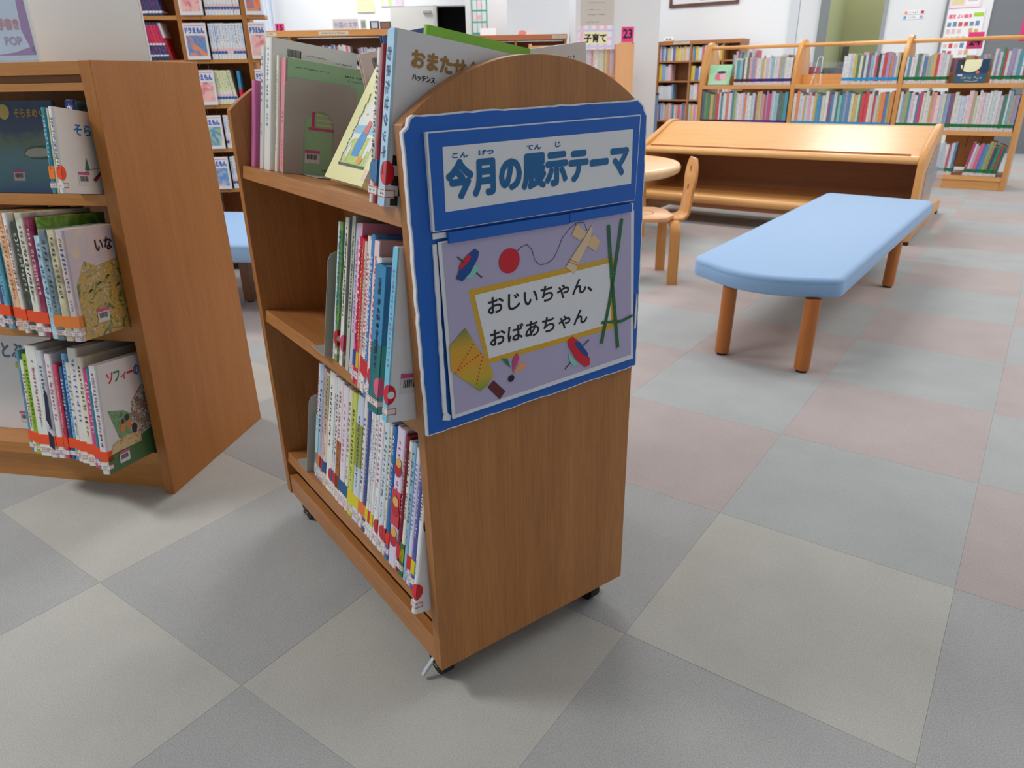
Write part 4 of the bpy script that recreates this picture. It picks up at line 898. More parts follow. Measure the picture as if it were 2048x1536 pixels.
MB().prism([(.06, sl(.06)), (.455, sl(.455)), (.455, sl(.455) - .022), (.06, sl(.06) - .022)], xi0, xi1, 'x').build('sloping_top', DK, desk)
MB().box(xi0, xi1, .4555, .585, sl(.455) - .022, sl(.455)).build('ridge_board', DK, desk)
def nose(z, r, y0, n=9): return [(y0 + r - r * sin(pi * i / n + 0), z + r * cos(pi * i / n)) for i in range(n + 1)]
MB().prism(nose(.490, .022, .008) + [(.062, .470), (.062, .514)][::1], xi0, xi1, 'x').build('front_lip', DK, desk, smooth=True)
MB().box(xi0 + .02, xi1 - .05, .058, .066, .5125, .5225).build('book_stop', wood('red_brown_strip', (150, 90, 50), (176, 110, 66), 'x', .4), desk)
MB().prism(nose(.178, .034, -.010) + [(.56, .146), (.56, .212)], xi0, xi1, 'x').build('low_shelf', BX, desk, smooth=True)
MB().box(xi0, xi1, .05, .07, .112, .144).build('shelf_rail', FX, desk)
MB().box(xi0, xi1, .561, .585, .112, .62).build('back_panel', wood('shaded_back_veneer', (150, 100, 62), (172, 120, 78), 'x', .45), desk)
flat(desk, 'maker_plate', [disc(-.690, .128, .022, .0075, 24)], flatc(206, 190, 160, .3), -.0495, 'front')
flat(desk, 'maker_plate', [disc(-.690, .128, .020, .0058, 24)], flatc(150, 104, 62, .3), -.0492, 'front')
HAZY = glassmat('hazy_acrylic', (.90, .92, .95), .10)
nt_ = HAZY.node_tree; d_ = nt_.nodes.new('ShaderNodeBsdfDiffuse'); d_.inputs[0].default_value = S(226, 230, 236); x_ = nt_.nodes.new('ShaderNodeMixShader'); x_.inputs[0].default_value = .22
nt_.links.new([n for n in nt_.nodes if n.type == 'MIX_SHADER'][0].outputs[0], x_.inputs[1]); nt_.links.new(d_.outputs[0], x_.inputs[2]); nt_.links.new(x_.outputs[0], nt_.nodes['Material Output'].inputs['Surface'])
ads = thing('acrylic_sheet', 'clear acrylic poster sheet fixed on the right end of the reading desk', 'poster', (XR + .002, 4.40, 0))
MB().prism([(.17, .235), (.155, .41), (.45, .56), (.80, .53), (1.05, .42), (1.05, .235)], 0, .003, 'x').build('clear_sheet', HAZY, ads)
MAPS['side'] = lambda u, v, w: (w, u, v)
flat(ads, 'sheet_edge', [bar((.155, .41), (.45, .56), .007), bar((.17, .235), (.155, .41), .006)], flatc(232, 236, 240, .2), .0033, 'side')
flat(ads, 'poster_print', [rect(.30, .33, .42, .46), rect(.50, .30, .70, .40)], picmat('poster_patches', [(180, 150, 150), (150, 170, 200), (210, 170, 150)], 12), -.0006, 'side')

# ------------------------------------------------------------------ round table and child's chair
tab = thing('round_table', 'low round wooden table with a thick rounded rim behind the theme board', 'table', (-.90, 3.58, 0))
MB().lathe([(.52, .418), (.570, .420), (.590, .430), (.599, .444), (.600, .458), (.594, .472), (.584, .479), (.57, .481)], seg=72).build('table_top', wood('pale_table_wood', (226, 180, 128), (238, 198, 148), 'x', .25, coat=.3), tab, smooth=True)
for a in (45, 135, 225, 315):
    x, y = .40 * cos(radians(a)), .40 * sin(radians(a)); MB().cyl((x, y, 0), (x * .97, y * .97, .419), .026, .030, seg=20).build('leg', BZ, tab, smooth=True)
ch = thing('childs_chair', "small bentwood child's chair beside the round table", 'chair', (-.025, 2.978, 0), math.atan2(-.49, -.87) - pi / 2 + radians(7))
# local: +y is the facing direction, rear legs at y=0
CWD = wood('bentwood_chair', (196, 134, 72), (216, 156, 92), 'z', .32); CWX = wood('bentwood_seat', (206, 152, 104), (220, 170, 122), 'y', .32)
st_out = [(-.165, .06), (-.175, .13), (-.165, .24), (-.10, .315), (0, .335), (.10, .315), (.165, .24), (.175, .13), (.165, .06), (.085, .012), (-.085, .012)]
MB().prism(st_out, .318, .338, 'z').build('seat', CWX, ch, bevel=.004, smooth=True)
flat(ch, 'seat_ring', [bar((.062 * cos(a), .16 + .062 * sin(a)), (.062 * cos(a + .2), .16 + .062 * sin(a + .2)), .0035) for a in [.2 * k for k in range(32)]], flatc(110, 66, 34), .3388, 'top')
def bent(pts, t, half, name, m):
    """bent ply strip: centre line in (y,z), thickness t, half width in x"""
    P = [Vector(p) for p in pts]; up, dn = [], []
    for i, p in enumerate(P):
        d = (P[min(i + 1, len(P) - 1)] - P[max(i - 1, 0)]).normalized(); n = Vector((-d.y, d.x)) * t / 2; up.append(tuple(p + n)); dn.append(tuple(p - n))
    return MB().prism(up + dn[::-1], half[0], half[1], 'x').build(name, m, ch, bevel=.002, smooth=True)
def curve(c, r, a0, a1, n=6): return [(c[0] + r * cos(radians(a0 + (a1 - a0) * i / n)), c[1] + r * sin(radians(a0 + (a1 - a0) * i / n))) for i in range(n + 1)]
def leg_strip(sx, yy):
    P = [Vector(q) for q in [(sx * .150, 0), (sx * .150, .258)] + [(sx * (.150 - .045 + .045 * cos(radians(a))), .258 + .045 * sin(radians(a))) for a in (15, 35, 55, 75, 90)] + [(sx * .045, .308)]]
    up, dn = [], []
    for i, q in enumerate(P):
        d = (P[min(i + 1, len(P) - 1)] - P[max(i - 1, 0)]).normalized(); n = Vector((-d.y, d.x)) * .0085; up.append(tuple(q + n)); dn.append(tuple(q - n))
    MB().prism(up + dn[::-1], yy - .025, yy + .025, 'y').build('leg', CWD, ch, bevel=.002, smooth=True)
for sx in (-1, 1):
    for yy in (.014, .262): leg_strip(sx, yy)
bk_line = [(.10, .312)] + [(.02, .312)] + [(-.02 - .045 * sin(radians(a)), .312 + .045 - .045 * cos(radians(a))) for a in (15, 35, 55, 75)] + [(-.070, .40), (-.080, .50), (-.088, .602)]
P = [Vector(p) for p in bk_line]; sl_ = MB(); ws = []
def bw(z): return .085 if z < .45 else .105 * sqrt(max(0.02, 1 - max(0, (z - .50) / .118) ** 2)) if z > .50 else .085 + .02 * (z - .45) / .05
dens = []
for p, q in zip(P, P[1:]):
    k = 6 if (q - p).length > .05 else 2
    dens += [p + (q - p) * (i / k) for i in range(k)]
dens.append(P[-1])
vs = []; 
for i, p in enumerate(dens):
    d = (dens[min(i + 1, len(dens) - 1)] - dens[max(i - 1, 0)]).normalized(); n = Vector((-d.y, d.x)) * .0065; h = bw(p.y)
    for a, b_ in ((-h, n), (h, n), (h, -n), (-h, -n)): vs.append((a, p.x + b_.x, p.y + b_.y))
fs = [(i * 4 + k, i * 4 + (k + 1) % 4, i * 4 + 4 + (k + 1) % 4, i * 4 + 4 + k) for i in range(len(dens) - 1) for k in range(4)] + [(0, 3, 2, 1), tuple(len(dens) * 4 - 4 + k for k in range(4))]
back = MB().add(vs, fs).build('backrest', CWD, ch, bevel=.0025, smooth=True)
cut = [MB().cyl((0, -.2, z), (0, .1, z), .021, seg=20).build('hole_cutter', CWD) for z in (.455, .545)]
for c in cut:
    c.parent = ch; md = back.modifiers.new('hole', 'BOOLEAN'); md.object = c; md.operation = 'DIFFERENCE'
dgp = bpy.context.evaluated_depsgraph_get(); dgp.update()
nm = bpy.data.meshes.new_from_object(back.evaluated_get(dgp)); back.modifiers.clear(); back.data = nm
for c in cut: bpy.data.objects.remove(c)
# ------------------------------------------------------------------ long open bookcase with curved uprights
cb = thing('curved_bookcase', 'long low open bookcase with arched uprights and a round top rail', 'bookcase', (0, 7.10, 0))
UX = (-1.60, -.680, .243, 1.187); UT = .036
def up_prof():
    p = [(0, 0), (.46, 0), (.46, .90)]; n = 18
    p += [(.23 + .23 * cos(pi * i / n) , .90 + .362 * sin(pi * i / n) ** .92) for i in range(1, n)]
    return p + [(0, .90)]
for x in UX: MB().prism(up_prof(), x, x + UT, 'x').build('upright', BZ, cb, bevel=.004, smooth=True)
for a, b in zip(UX, UX[1:]):
    for z in (.862, .482, .112): MB().box(a + UT + .0004, b - .0004, .004, .456, z - .036, z).build('shelf', BX, cb, bevel=.002)
    MB().box(a + UT + .0004, b - .0004, .222, .238, .8622, .952).build('divider_ledge', BX, cb, bevel=.001)
    MB().box(a + UT + .0004, b - .0004, .020, .038, 0, .0755).build('toe_board', BX, cb)
    MB().cyl((a + UT, .20, 1.208), (b, .20, 1.208), .0175, seg=20).build('top_rail', BX, cb, smooth=True)
    MB().box(a + UT + .05, b - .05, .2265, .2295, .9525, 1.055).build('acrylic_divider', ACR, cb)
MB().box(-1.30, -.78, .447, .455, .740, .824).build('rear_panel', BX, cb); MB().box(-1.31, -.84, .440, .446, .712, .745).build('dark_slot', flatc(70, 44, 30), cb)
MB().box(.60, 1.08, .447, .455, .500, .824).build('rear_panel', BX, cb); MB().box(.66, 1.04, .447, .455, .14, .444).build('rear_panel', BX, cb)
for x in (.86, .93, 1.0, -.96, -1.03): MB().cyl((x, .23, .828), (x - .01, .235, .70), .0022, seg=6).build('wire_divider', flatc(70, 60, 52), cb)
for x in (.86, .97): MB().cyl((x, .23, .444), (x - .01, .235, .33), .0022, seg=6).build('wire_divider', flatc(70, 60, 52), cb)

TAPES = {'maroon': flatc(84, 30, 50), 'purple': flatc(66, 30, 130), 'cyan': flatc(44, 150, 208), 'green': flatc(22, 116, 60)}
CALL = flatc(214, 206, 206)
PAL = [(236, 236, 238)] * 3 + [(230, 233, 238)] * 3 + [(214, 224, 236)] * 2 + [(216, 228, 232), (216, 210, 228), (236, 218, 224), (236, 232, 216), (226, 220, 210), (240, 238, 236), (150, 184, 216), (90, 140, 196), (80, 164, 190), (150, 206, 210),
       (214, 84, 124), (216, 74, 84), (236, 150, 90), (222, 190, 104), (166, 190, 116), (80, 140, 100), (96, 106, 116), (52, 58, 76), (132, 96, 136), (196, 176, 150), (234, 176, 192), (170, 162, 200)]
SPM = {}
def spine_mat(c, k):
    key = (c, k)
    if key not in SPM:
        d = (60, 60, 70) if sum(c) > 420 else (230, 228, 226)
        tint = [(206, 90, 120), (90, 120, 170), (110, 110, 120), (120, 150, 110)][k]
        SPM[key] = picmat('far_spine_%d_%d_%d_%d' % (*c, k), [c, c, tuple(int(a * .7 + b * .3) for a, b in zip(c, tint)), c, tuple(int(a * .6 + b * .4) for a, b in zip(c, d))], 60, contrast=.9)
    return SPM[key]
cr = random.Random(77)
def cover_row(x0, x1, z, H0, seed, tapes, where, pal=None, lean=0.0, avg=.0215, y=.012, first_cols=()):
    rg = random.Random(seed); x = x0; i = 0
    n = max(1, round((x1 - x0) / avg)); ws = [rg.uniform(.65, 1.4) for _ in range(n)]; s = (x1 - x0) / sum(ws)
    names = []
    for w in ws:
        T = w * s; i += 1; c = first_cols[i - 1] if i <= len(first_cols) else rg.choice(pal or PAL)
        H = H0 * rg.uniform(.86, 1.0); t = tapes(x)
        mats = [spine_mat(c, rg.randrange(4)), TAPES[t], CALL, PAGE]
        me = far_book_mesh(T - .0012, .19, H, [(.024 / H, 2), (.030 / H, 0), (.056 / H, 1), (1.0, 0)], mats)
        o = bpy.data.objects.new('picture_book', me); COL.objects.link(o)
        o.location = (x, 7.10 + y + rg.uniform(0, .008), z + .0006); o.rotation_euler = (0, lean, 0)
        if lean: o.location.z += T * sin(lean)
        tag(o, '%s book, %s from the left, %s' % (cname(c), ordn(i), where), 'book', 'picture books on the arched bookcase')
        x += T
W1 = [(228, 228, 232), (206, 220, 232), (232, 230, 230), (150, 180, 206), (90, 110, 120), (60, 66, 76), (214, 190, 196), (226, 120, 140), (120, 190, 214), (222, 226, 230), (60, 60, 64), (30, 34, 36), (196, 206, 224), (200, 190, 220), (90, 160, 170), (110, 150, 110)]
cover_row(-1.245, -.690, .862, .255, 1, lambda x: 'maroon' if x < -1.10 else 'purple', 'top row of the arched bookcase, left bay', avg=.024)
cover_row(-.235, .234, .862, .262, 2, lambda x: 'cyan', 'top row of the arched bookcase, middle bay', avg=.0225)
cover_row(.284, .610, .862, .245, 3, lambda x: 'green', 'arched bookcase top row, left of the moon book', avg=.022)
cover_row(.935, 1.180, .862, .270, 4, lambda x: 'green', 'arched bookcase top row, right of the moon book', avg=.0225)
cover_row(-1.555, -.695, .482, .325, 5, lambda x: 'maroon' if x < -1.12 else 'purple', 'second row of the arched bookcase, left bay', pal=PAL + W1 * 2, avg=.0255)
cover_row(-.640, .235, .482, .325, 6, lambda x: 'cyan', 'second row of the arched bookcase, middle bay', avg=.024)
cover_row(.284, 1.180, .482, .325, 7, lambda x: 'green', 'second row of the arched bookcase, right bay', avg=.024)
cover_row(.69, .80, .112, .275, 8, lambda x: 'green', 'bottom row of the arched bookcase, left group', lean=.03, avg=.022)
cover_row(.885, 1.135, .112, .290, 9, lambda x: 'green', 'bottom row of the arched bookcase, leaning right group', lean=.14, avg=.0205, first_cols=((190, 60, 130), (222, 220, 224), (222, 180, 196), (214, 110, 150), (70, 130, 196), (80, 150, 210), (150, 170, 120), (206, 160, 80), (40, 70, 110), (60, 130, 90), (206, 60, 80), (40, 110, 90)))
def face_out(name, label, p, W, H, lean, colm, group=None):
    r = thing(name, label, 'book', p, group=group, rot=(-lean, 0, 0))
    MB().box(0, W, 0, .002, 0, H).box(0, W, .008, .010, 0, H).build('cover', colm, r); MB().box(.002, W - .002, .0021, .0079, .002, H - .002).build('page_block', PAGE, r); return r
b = face_out('picture_book', 'pale green picture book with a pink figure, shown face-out on the arched bookcase', (-1.535, 7.165, .8665), .225, .195, .30, picmat('pale_green_cover', [(120, 206, 150), (180, 232, 190), (140, 214, 176)], 9))
flat(b, 'picture_print', [disc(.115, .080, .050, .040)], flatc(226, 120, 150, .3), .0004); flat(b, 'picture_print', [disc(.150, .085, .035, .040)], flatc(226, 190, 196, .3), .0006); flat(b, 'picture_print', [disc(.130, .120, .048, .012)], flatc(60, 60, 100, .3), .0007); flat(b, 'picture_print', [rect(.03, .005, .20, .03)], flatc(196, 226, 214, .3), .0005)
b = face_out('picture_book', 'dark blue moonlight picture book shown face-out on the arched bookcase', (.665, 7.165, .8665), .235, .190, .28, flatc(34, 62, 96, .3))
flat(b, 'moon_print', [disc(.105, .145, .075, .060, 28, pi, 2 * pi) + [(.18, .188), (.03, .188)]], flatc(232, 230, 190, .3), .0004)
flat(b, 'ground_print', [rect(.0, .0, .235, .075)], flatc(46, 92, 122, .3), .0003); flat(b, 'tree_print', [rect(.045, .08, .055, .188), [(.02, .15), (.05, .14), (.06, .188), (.02, .188)]], flatc(60, 56, 44, .3), .0006)
flat(b, 'picture_print', [disc(.165, .085, .014, .012)], flatc(226, 110, 70, .3), .0006); flat(b, 'title_print', strokes(random.Random(4), .05, .028, .20, .050, False, 9), flatc(206, 196, 150, .3), .0006)
flat(b, 'title_flourish', [bar((.08 + .012 * k, .012 + .004 * sin(k)), (.092 + .012 * k, .012 + .004 * sin(k + 1)), .002) for k in range(8)], WHITE, .0006); flat(b, 'sticker', [rect(.022, .055, .058, .068)], flatc(226, 200, 206, .3), .0007)
es = thing('wire_easel', 'small white wire book easel standing empty on the arched bookcase', 'easel', (-.465, 7.17, .8625))
MB().tube([(-.045, -.03, .002), (-.028, .0, .10), (-.018, .03, .235), (-.008, .031, .240), (0, .031, .232), (.010, .031, .240), (.020, .03, .235), (.030, .0, .10), (.040, -.03, .002)], .0032, 8).build('front_wire', WSTEEL, es, smooth=True)
MB().tube([(-.026, .0, .105), (-.022, .06, .003)], .0028, 8).tube([(.028, .0, .105), (.026, .06, .003)], .0028, 8).tube([(.040, -.03, .003), (.02, -.045, .004), (.0, -.045, .006)], .0028, 8).build('rear_wire', WSTEEL, es, smooth=True)
MB().cyl((-.033, .0, .100), (-.023, .0, .106), .006, seg=10).cyl((.024, .0, .106), (.034, .0, .100), .006, seg=10).build('wire_joint', flatc(40, 40, 44), es)
es2 = thing('plastic_easel', 'small grey plastic book easel behind the top row, left bay', 'easel', (-1.02, 7.42, .8625))
MB().prism([(-.05, 0), (-.045, .25), (-.03, .27), (-.025, .22), (.025, .22), (.03, .27), (.045, .25), (.05, 0)], 0, .006, 'y').build('back_plate', flatc(120, 124, 130), es2); MB().box(-.05, .05, -.05, 0, 0, .005).build('foot_plate', flatc(120, 124, 130), es2)
# far side of the top shelf: a mass of spines only their upper edges of which show
def stuff_row(name, label, frame, rows, seed, depth=.16, parent=None, pal=None):
    """rows: (x0, x1, z, height, average thickness, y)"""
    rg = random.Random(seed); b = MB(); cols = pal or PAL; used = list(dict.fromkeys(cols)); (ox, oy), a = frame
    mats = [spine_mat(c, i % 4) for i, c in enumerate(used)] + [PAGE]
    for x0, x1, z, H0, avg, y in rows:
        x = x0
        while x < x1 - .004:
            T = min(avg * rg.uniform(.6, 1.5), x1 - x); H = H0 * rg.uniform(.84, 1.0); k = rg.randrange(len(used))
            b.box(x, x + T - .001, y, y + depth, z + .0005, z + H, k); x += T
            b.add([(x - T, y, z + H + .0003), (x - .001, y, z + H + .0003), (x - .001, y + depth, z + H + .0003), (x - T, y + depth, z + H + .0003)], [(0, 1, 2, 3)], len(used))
    o = b.build(name, mats); o.location = (ox, oy, 0); o.rotation_euler = (0, 0, a)
    return tag(o, label, 'books', None, 'stuff')
stuff_row('book_rows', 'spines on the far side of the arched bookcase, seen above its divider', ((0, 7.10), 0), [(-1.36, -1.12, .862, .33, .022, .26), (-1.0, -.70, .862, .27, .022, .27), (-.20, .10, .862, .27, .02, .28), (.70, 1.10, .862, .24, .02, .30)], 31, .15)
for (x, z, w, h, c, lab) in ((-.60, .862, .10, .155, (176, 40, 80), 'crimson book on the far side of the arched bookcase, left of the black case'), (-.25, .862, .08, .15, (206, 24, 48), 'scarlet book on the far side of the arched bookcase, right of the black case'), (.60, .862, .10, .20, (150, 44, 70), 'dark red book on the far side behind the moon book')):
    r = thing('picture_book', lab, 'book', (x, 7.37, z + .0005)); MB().box(0, w, 0, .002, 0, h).box(0, w, .02, .022, 0, h).build('cover', flatc(*c), r); MB().box(.002, w - .002, .0021, .0199, .002, h - .002).build('page_block', PAGE, r)
bk_ = thing('black_case', 'small black hard case on the far side of the arched bookcase', 'case', (-.485, 7.37, .8628))
MB().box(0, .20, 0, .09, 0, .145).build('case_body', flatc(46, 42, 48), bk_, bevel=.018, seg=3, smooth=True); flat(bk_, 'case_label', [rect(.12, .08, .17, .125)], flatc(96, 70, 84), .0008); 
PNK = flatc(232, 70, 140, .45)
for x, z, s_, lab in ((.690, 1.132, '24', 'pink number 24 card hanging below the rail of the arched bookcase'), (1.060, 1.178, '24', 'pink number card at the right frame edge on the arched bookcase rail')):
    sg = thing('number_sign', lab, 'sign', (x, 7.335, z)); w, h = (.118, .130) if x < 1 else (.14, .185)
    MB().box(0, w, 0, .003, 0, h).build('card', PNK, sg); text(sg, s_, w * .16, h * .22, w * .84, h * .72, INK, .0006, bold=.0028, name='number_lettering')
    MB().box(w * .4, w * .6, -.001, .0, h * .5, h * .52).build('clip', PNK, sg)

# ------------------------------------------------------------------ comic shelves at the far left
MA = WA + radians(8); mo = wing(-1.62, 4.0)
ms = thing('comic_bookcase', 'tall wooden comic bookcase with open bays behind the left bookcase', 'bookcase', (mo[0], mo[1], 0), MA)
ZB = (.448, .656, .873, 1.088, 1.289, 1.50)
for x in (-.56, -.012, .300): MB().box(x, x + .022, 0, .20, 0, 1.60).build('upright', LZ, ms, bevel=.001)
for z in ZB + (.24, .06, 1.60):
    MB().box(-.538, -.0122, 0, .198, z - .018, z).build('shelf', LX, ms); MB().box(.0102, .2998, 0, .198, z - .018, z).build('shelf', LX, ms)
    MB().box(.3222, .412, .0, .09, z - .016, z).build('side_shelf', LX, ms)
MB().box(.0102, .2998, .199, .205, .02, 1.60).build('back_panel', LZ, ms)
MB().box(-.30, -.0122, .199, .205, .02, 1.60).build('back_panel', LZ, ms)
MF = ((mo[0], mo[1]), MA)
def mw(x, y): return (mo[0] + cos(MA) * x - sin(MA) * y, mo[1] + sin(MA) * x + cos(MA) * y)
for z in ZB[:5]: MB().box(.10, .1025, -.004, .0, z - .03, z + .19).build('acrylic_strip', ACR, ms)
DW = flatc(224, 222, 222, .35)
def cm(k): return flatc(*[(226, 228, 232), (216, 224, 234), (230, 228, 222)][k], .35)
CM = [cm(k) for k in range(3)] + [flatc(222, 222, 170, .35)]
CPK = flatc(236, 196, 196, .35); CBD = flatc(30, 100, 160, .35)
def comic(p, T, H, bands, mats, lab, lean=0.0, dotc=None, grp='comic books', pr_=None):
    me = far_book_mesh(T - .0008, .112, H, bands, mats); me.name = 'comic_book'
    o = bpy.data.objects.new('comic_book', me); COL.objects.link(o); x, y = mw(p[0], p[1]); o.location = (x, y, p[2] + .0006); o.rotation_euler = (0, lean, MA)
    tag(o, lab, 'comic', grp)
    if pr_: flat(o, 'title_print', strokes(random.Random(int(p[0] * 999) + int(p[2] * 77)), T * .16, H * .46, T * .78, H * .95), pr_, .0004)
    if dotc: flat(o, 'round_sticker', [disc((T - .0008) / 2, .032, (T - .0008) * .52, .0075, 12)], dotc, .0004)
    return o
rg = random.Random(12)
rown = ('bottom', 'fourth', 'third', 'second', 'first', 'top')
for ri, z in enumerate(ZB):
    H = .166; x = .128 if ri != 2 else .070
    n = 11
    for k in range(n):
        T = .0150
        if x + T > .298: break
        if ri == 2 and k == 10: break
        m = CM[3] if ri == 2 and k > 1 else CM[rg.randrange(3)]
        lab = '%s comic, %s spine, row %s of the comic bookcase middle bay' % ('yellowish' if m is CM[3] else 'white-blue', ordn(k + 1), {5: 'topmost', 4: 'second down', 3: 'third down', 2: 'fourth down', 1: 'fifth down', 0: 'lowest'}[ri])
        comic((x, .004, z), T, H * rg.uniform(.985, 1), [(.09, 0), (.14, 2), (.30, 1), (.38, 2), (.42, 0), (1.0, 0)], [m, CPK, DW, PAGE], lab, dotc=CBD if rg.random() < .85 else None, lean=-.0 if ri != 2 else -.16, pr_=rg.choice((flatc(96, 130, 190, .35), flatc(70, 90, 160, .35), flatc(110, 150, 200, .35))))
        x += T + (.002 if rg.random() < .12 else .0)
    if ri == 2: comic((.232, .004, z), .0145, .160, [(.45, 1), (1, 0)], [flatc(60, 140, 180, .35), flatc(214, 50, 60, .35), PAGE], 'blue and red comic leaning at the right of the comic bookcase middle bay', lean=-.0)
def comic_cover(x, y, z, lab, pic, w=.108, h=.166, grp='comics shown face-out'):
    r = thing('comic_book', lab, 'comic', (*mw(x, y), z + .0006), group=grp, rot=(0, 0, MA))
    MB().box(0, w, 0, .001, 0, h).box(0, w, .012, .013, 0, h).build('cover', DW, r); MB().box(.001, w - .001, .0011, .0119, .001, h - .001).build('page_block', PAGE, r)
    flat(r, 'picture_print', [rect(w * .08, h * .10, w * .92, h * .66)], pic, .0004); flat(r, 'heading_line', [rect(w * .05, h * .92, w * .95, h * .945)], flatc(226, 140, 150, .35), .0004)
    text(r, 'ドラえもん', w * .08, h * .72, w * .92, h * .87, flatc(70, 100, 180, .35), .0004, bold=.0016, name='title_lettering')
    return r
PICS = [picmat('comic_cover_orange', [(232, 120, 80), (236, 140, 90), (60, 140, 190), (226, 110, 76)], 14), picmat('comic_cover_pink', [(236, 150, 150), (240, 190, 180), (206, 90, 110)], 14), picmat('comic_cover_yellow', [(214, 210, 80), (60, 140, 190), (226, 220, 140)], 14), picmat('comic_cover_rose', [(236, 160, 170), (70, 150, 196), (240, 200, 200)], 14), picmat('comic_cover_gold', [(236, 200, 60), (226, 90, 60), (240, 220, 130)], 14)]
for ri, pk_ in ((4, 1), (3, 0), (2, 1), (1, 2), (0, 3)):
    comic_cover(.012 if ri != 2 else -.040 + .052, .001 - .016, ZB[ri], 'face-out comic with %s picture, left end of comic bookcase middle bay, %s row' % ({4: 'a pink', 3: 'an orange', 2: 'a light pink', 1: 'a yellow', 0: 'a rose'}[ri], {4: 'second', 3: 'third', 2: 'fourth', 1: 'fifth', 0: 'lowest'}[ri]), PICS[pk_])
    comic_cover(.326, -.012, ZB[ri], 'comic shown face-out on the small side shelf of the comic bookcase, %s row' % {4: 'second', 3: 'third', 2: 'fourth', 1: 'fifth', 0: 'lowest'}[ri], PICS[[0, 4, 2, 1, 0][ri]], .080)
comic_cover(.19, .02, .24, 'comic shown face-out with a golden cover picture, bottom of the comic bookcase above the bench', PICS[4])
PU = [picmat('purple_spine_%d' % k, [c, (46, 50, 90), c, tuple(min(255, v + 60) for v in c)], 110, contrast=.9) for k, c in enumerate(((96, 60, 110), (110, 50, 96), (76, 60, 120)))]
RP = [flatc(206, 50, 84, .35), flatc(190, 44, 110, .35), flatc(214, 60, 70, .35)]; NV = flatc(50, 66, 104, .35)
for z, H, nm in ((1.289, .166, 'upper'), (1.088, .172, 'lower')):
    x = -.30
    for k in range(14):
        T = .0148
        ln = -.20 if k > 8 else -.10
        if nm == 'lower': comic((x + .006, .004, z), T, H, [(.10, 2), (.14, 3), (.40, 0), (.45, 3), (.93, 1), (1.0, 2)], [PU[k % 3], RP[k % 3], NV, DW, PAGE], 'purple and pink comic, %s from the left, left bay of the comic bookcase' % ordn(k + 1), lean=ln)
        else: comic((x + .006, .004, z), T, H, [(.06, 2), (.12, 3), (1.0, 0)], [PU[(k * 2) % 3], RP[0], NV, DW, PAGE], 'plain purple comic, %s from the left, upper left bay of the comic bookcase' % ordn(k + 1), lean=ln)
        x += T + .001
comic((-.078, .004, 1.088), .0148, .170, [(.6, 1), (1, 0)], [flatc(206, 200, 196, .35), flatc(160, 30, 44, .35), PAGE], 'grey and red comic at the right end of the comic bookcase left bay', lean=-.2)

# ------------------------------------------------------------------ far left wing: wall, window, door, shelves
def wbox(name, x0, x1, y0, y1, z0, z1, m, parent=None, bevel=0):
    o = MB().box(x0, x1, y0, y1, z0, z1).build(name, m, parent, bevel=bevel)
    if parent is None: o.location = (WO[0], WO[1], 0); o.rotation_euler = (0, 0, WA)
    return o
structure(wbox('wall_back', -3.25, -1.60, 11.3, 11.5, -.012, 3, WALL))
structure(wbox('wall_back', -1.60, -.40, 11.3, 11.5, 1.90, 3, WALL))
structure(wbox('wall_back', -.40, 1.4, 11.3, 11.5, -.012, 3, WALL))
structure(wbox('wall_back', -9.5, -3.25, 11.3, 11.5, -.012, .75, WALL))
structure(wbox('wall_back', -9.5, -3.25, 11.3, 11.5, 2.75, 3, WALL))
w1 = structure(wbox('window_1', -3.30, -3.25, 11.28, 11.52, .75, 2.75, flatc(214, 224, 236)))
wbox('window_frame', -4.9, -4.84, 11.36, 11.42, .75, 2.75, flatc(200, 206, 214), w1); wbox('window_frame', -6.4, -6.34, 11.36, 11.42, .75, 2.75, flatc(200, 206, 214), w1)
wbox('window_pane', -9.4, -3.31, 11.385, 11.389, .76, 2.74, glassmat('window_glass', (.97, .985, 1.0), .04), w1)
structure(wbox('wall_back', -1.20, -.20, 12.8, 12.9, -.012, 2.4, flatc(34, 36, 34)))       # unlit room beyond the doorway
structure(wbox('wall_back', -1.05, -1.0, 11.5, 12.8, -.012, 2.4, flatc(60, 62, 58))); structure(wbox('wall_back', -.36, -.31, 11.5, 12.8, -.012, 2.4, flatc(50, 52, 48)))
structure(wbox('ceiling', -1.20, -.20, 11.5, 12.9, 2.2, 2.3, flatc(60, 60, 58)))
dr = structure(wbox('door_1', -1.595, -.995, 11.18, 11.23, .01, 1.885, flatc(206, 205, 200, .5)))
wbox('door_closer', -1.14, -1.03, 11.14, 11.178, 1.80, 1.835, flatc(160, 162, 164, .4), dr, .004); wbox('door_frame', -.992, -.955, 11.16, 11.30, 0, 1.90, flatc(186, 186, 182, .5), dr)
structure(wbox('column_1', -.470, .02, 9.5, 10.2, -.012, 3, PILL))
structure(wbox('column_2', .728, 1.600, 8.3, 9.1, -.012, 3, PILL))
def wthing(name, label, cat, x, y, z): return thing(name, label, cat, (*wing(x, y), z), WA)
cu_ = wthing('curtain', 'pale blue-white curtain hanging at the edge of the far window', 'curtain', -3.62, 11.22, .6)
MB().prism([(.02 * k, .012 * (k % 2)) for k in range(19)] + [(.02 * k, .012 * (k % 2) + .004) for k in range(18, -1, -1)], 0, 2.3, 'z').build('fabric', flatc(222, 231, 244, .8), cu_)
MB().box(-.3, .4, .0, .02, 2.3, 2.33).build('curtain_rail', WSTEEL, cu_)
po1 = wthing('certificate', 'pale yellow certificate sheet on the white far wall', 'notice', -2.072, 11.285, 1.835)
MB().box(0, .245, 0, .006, 0, .32).build('sheet', flatc(240, 226, 180, .5), po1); flat(po1, 'small_print', strokes(random.Random(2), .05, .20, .20, .22, False) + strokes(random.Random(3), .05, .14, .20, .155, False) + strokes(random.Random(4), .07, .08, .18, .095, False), flatc(190, 160, 110), .0008)
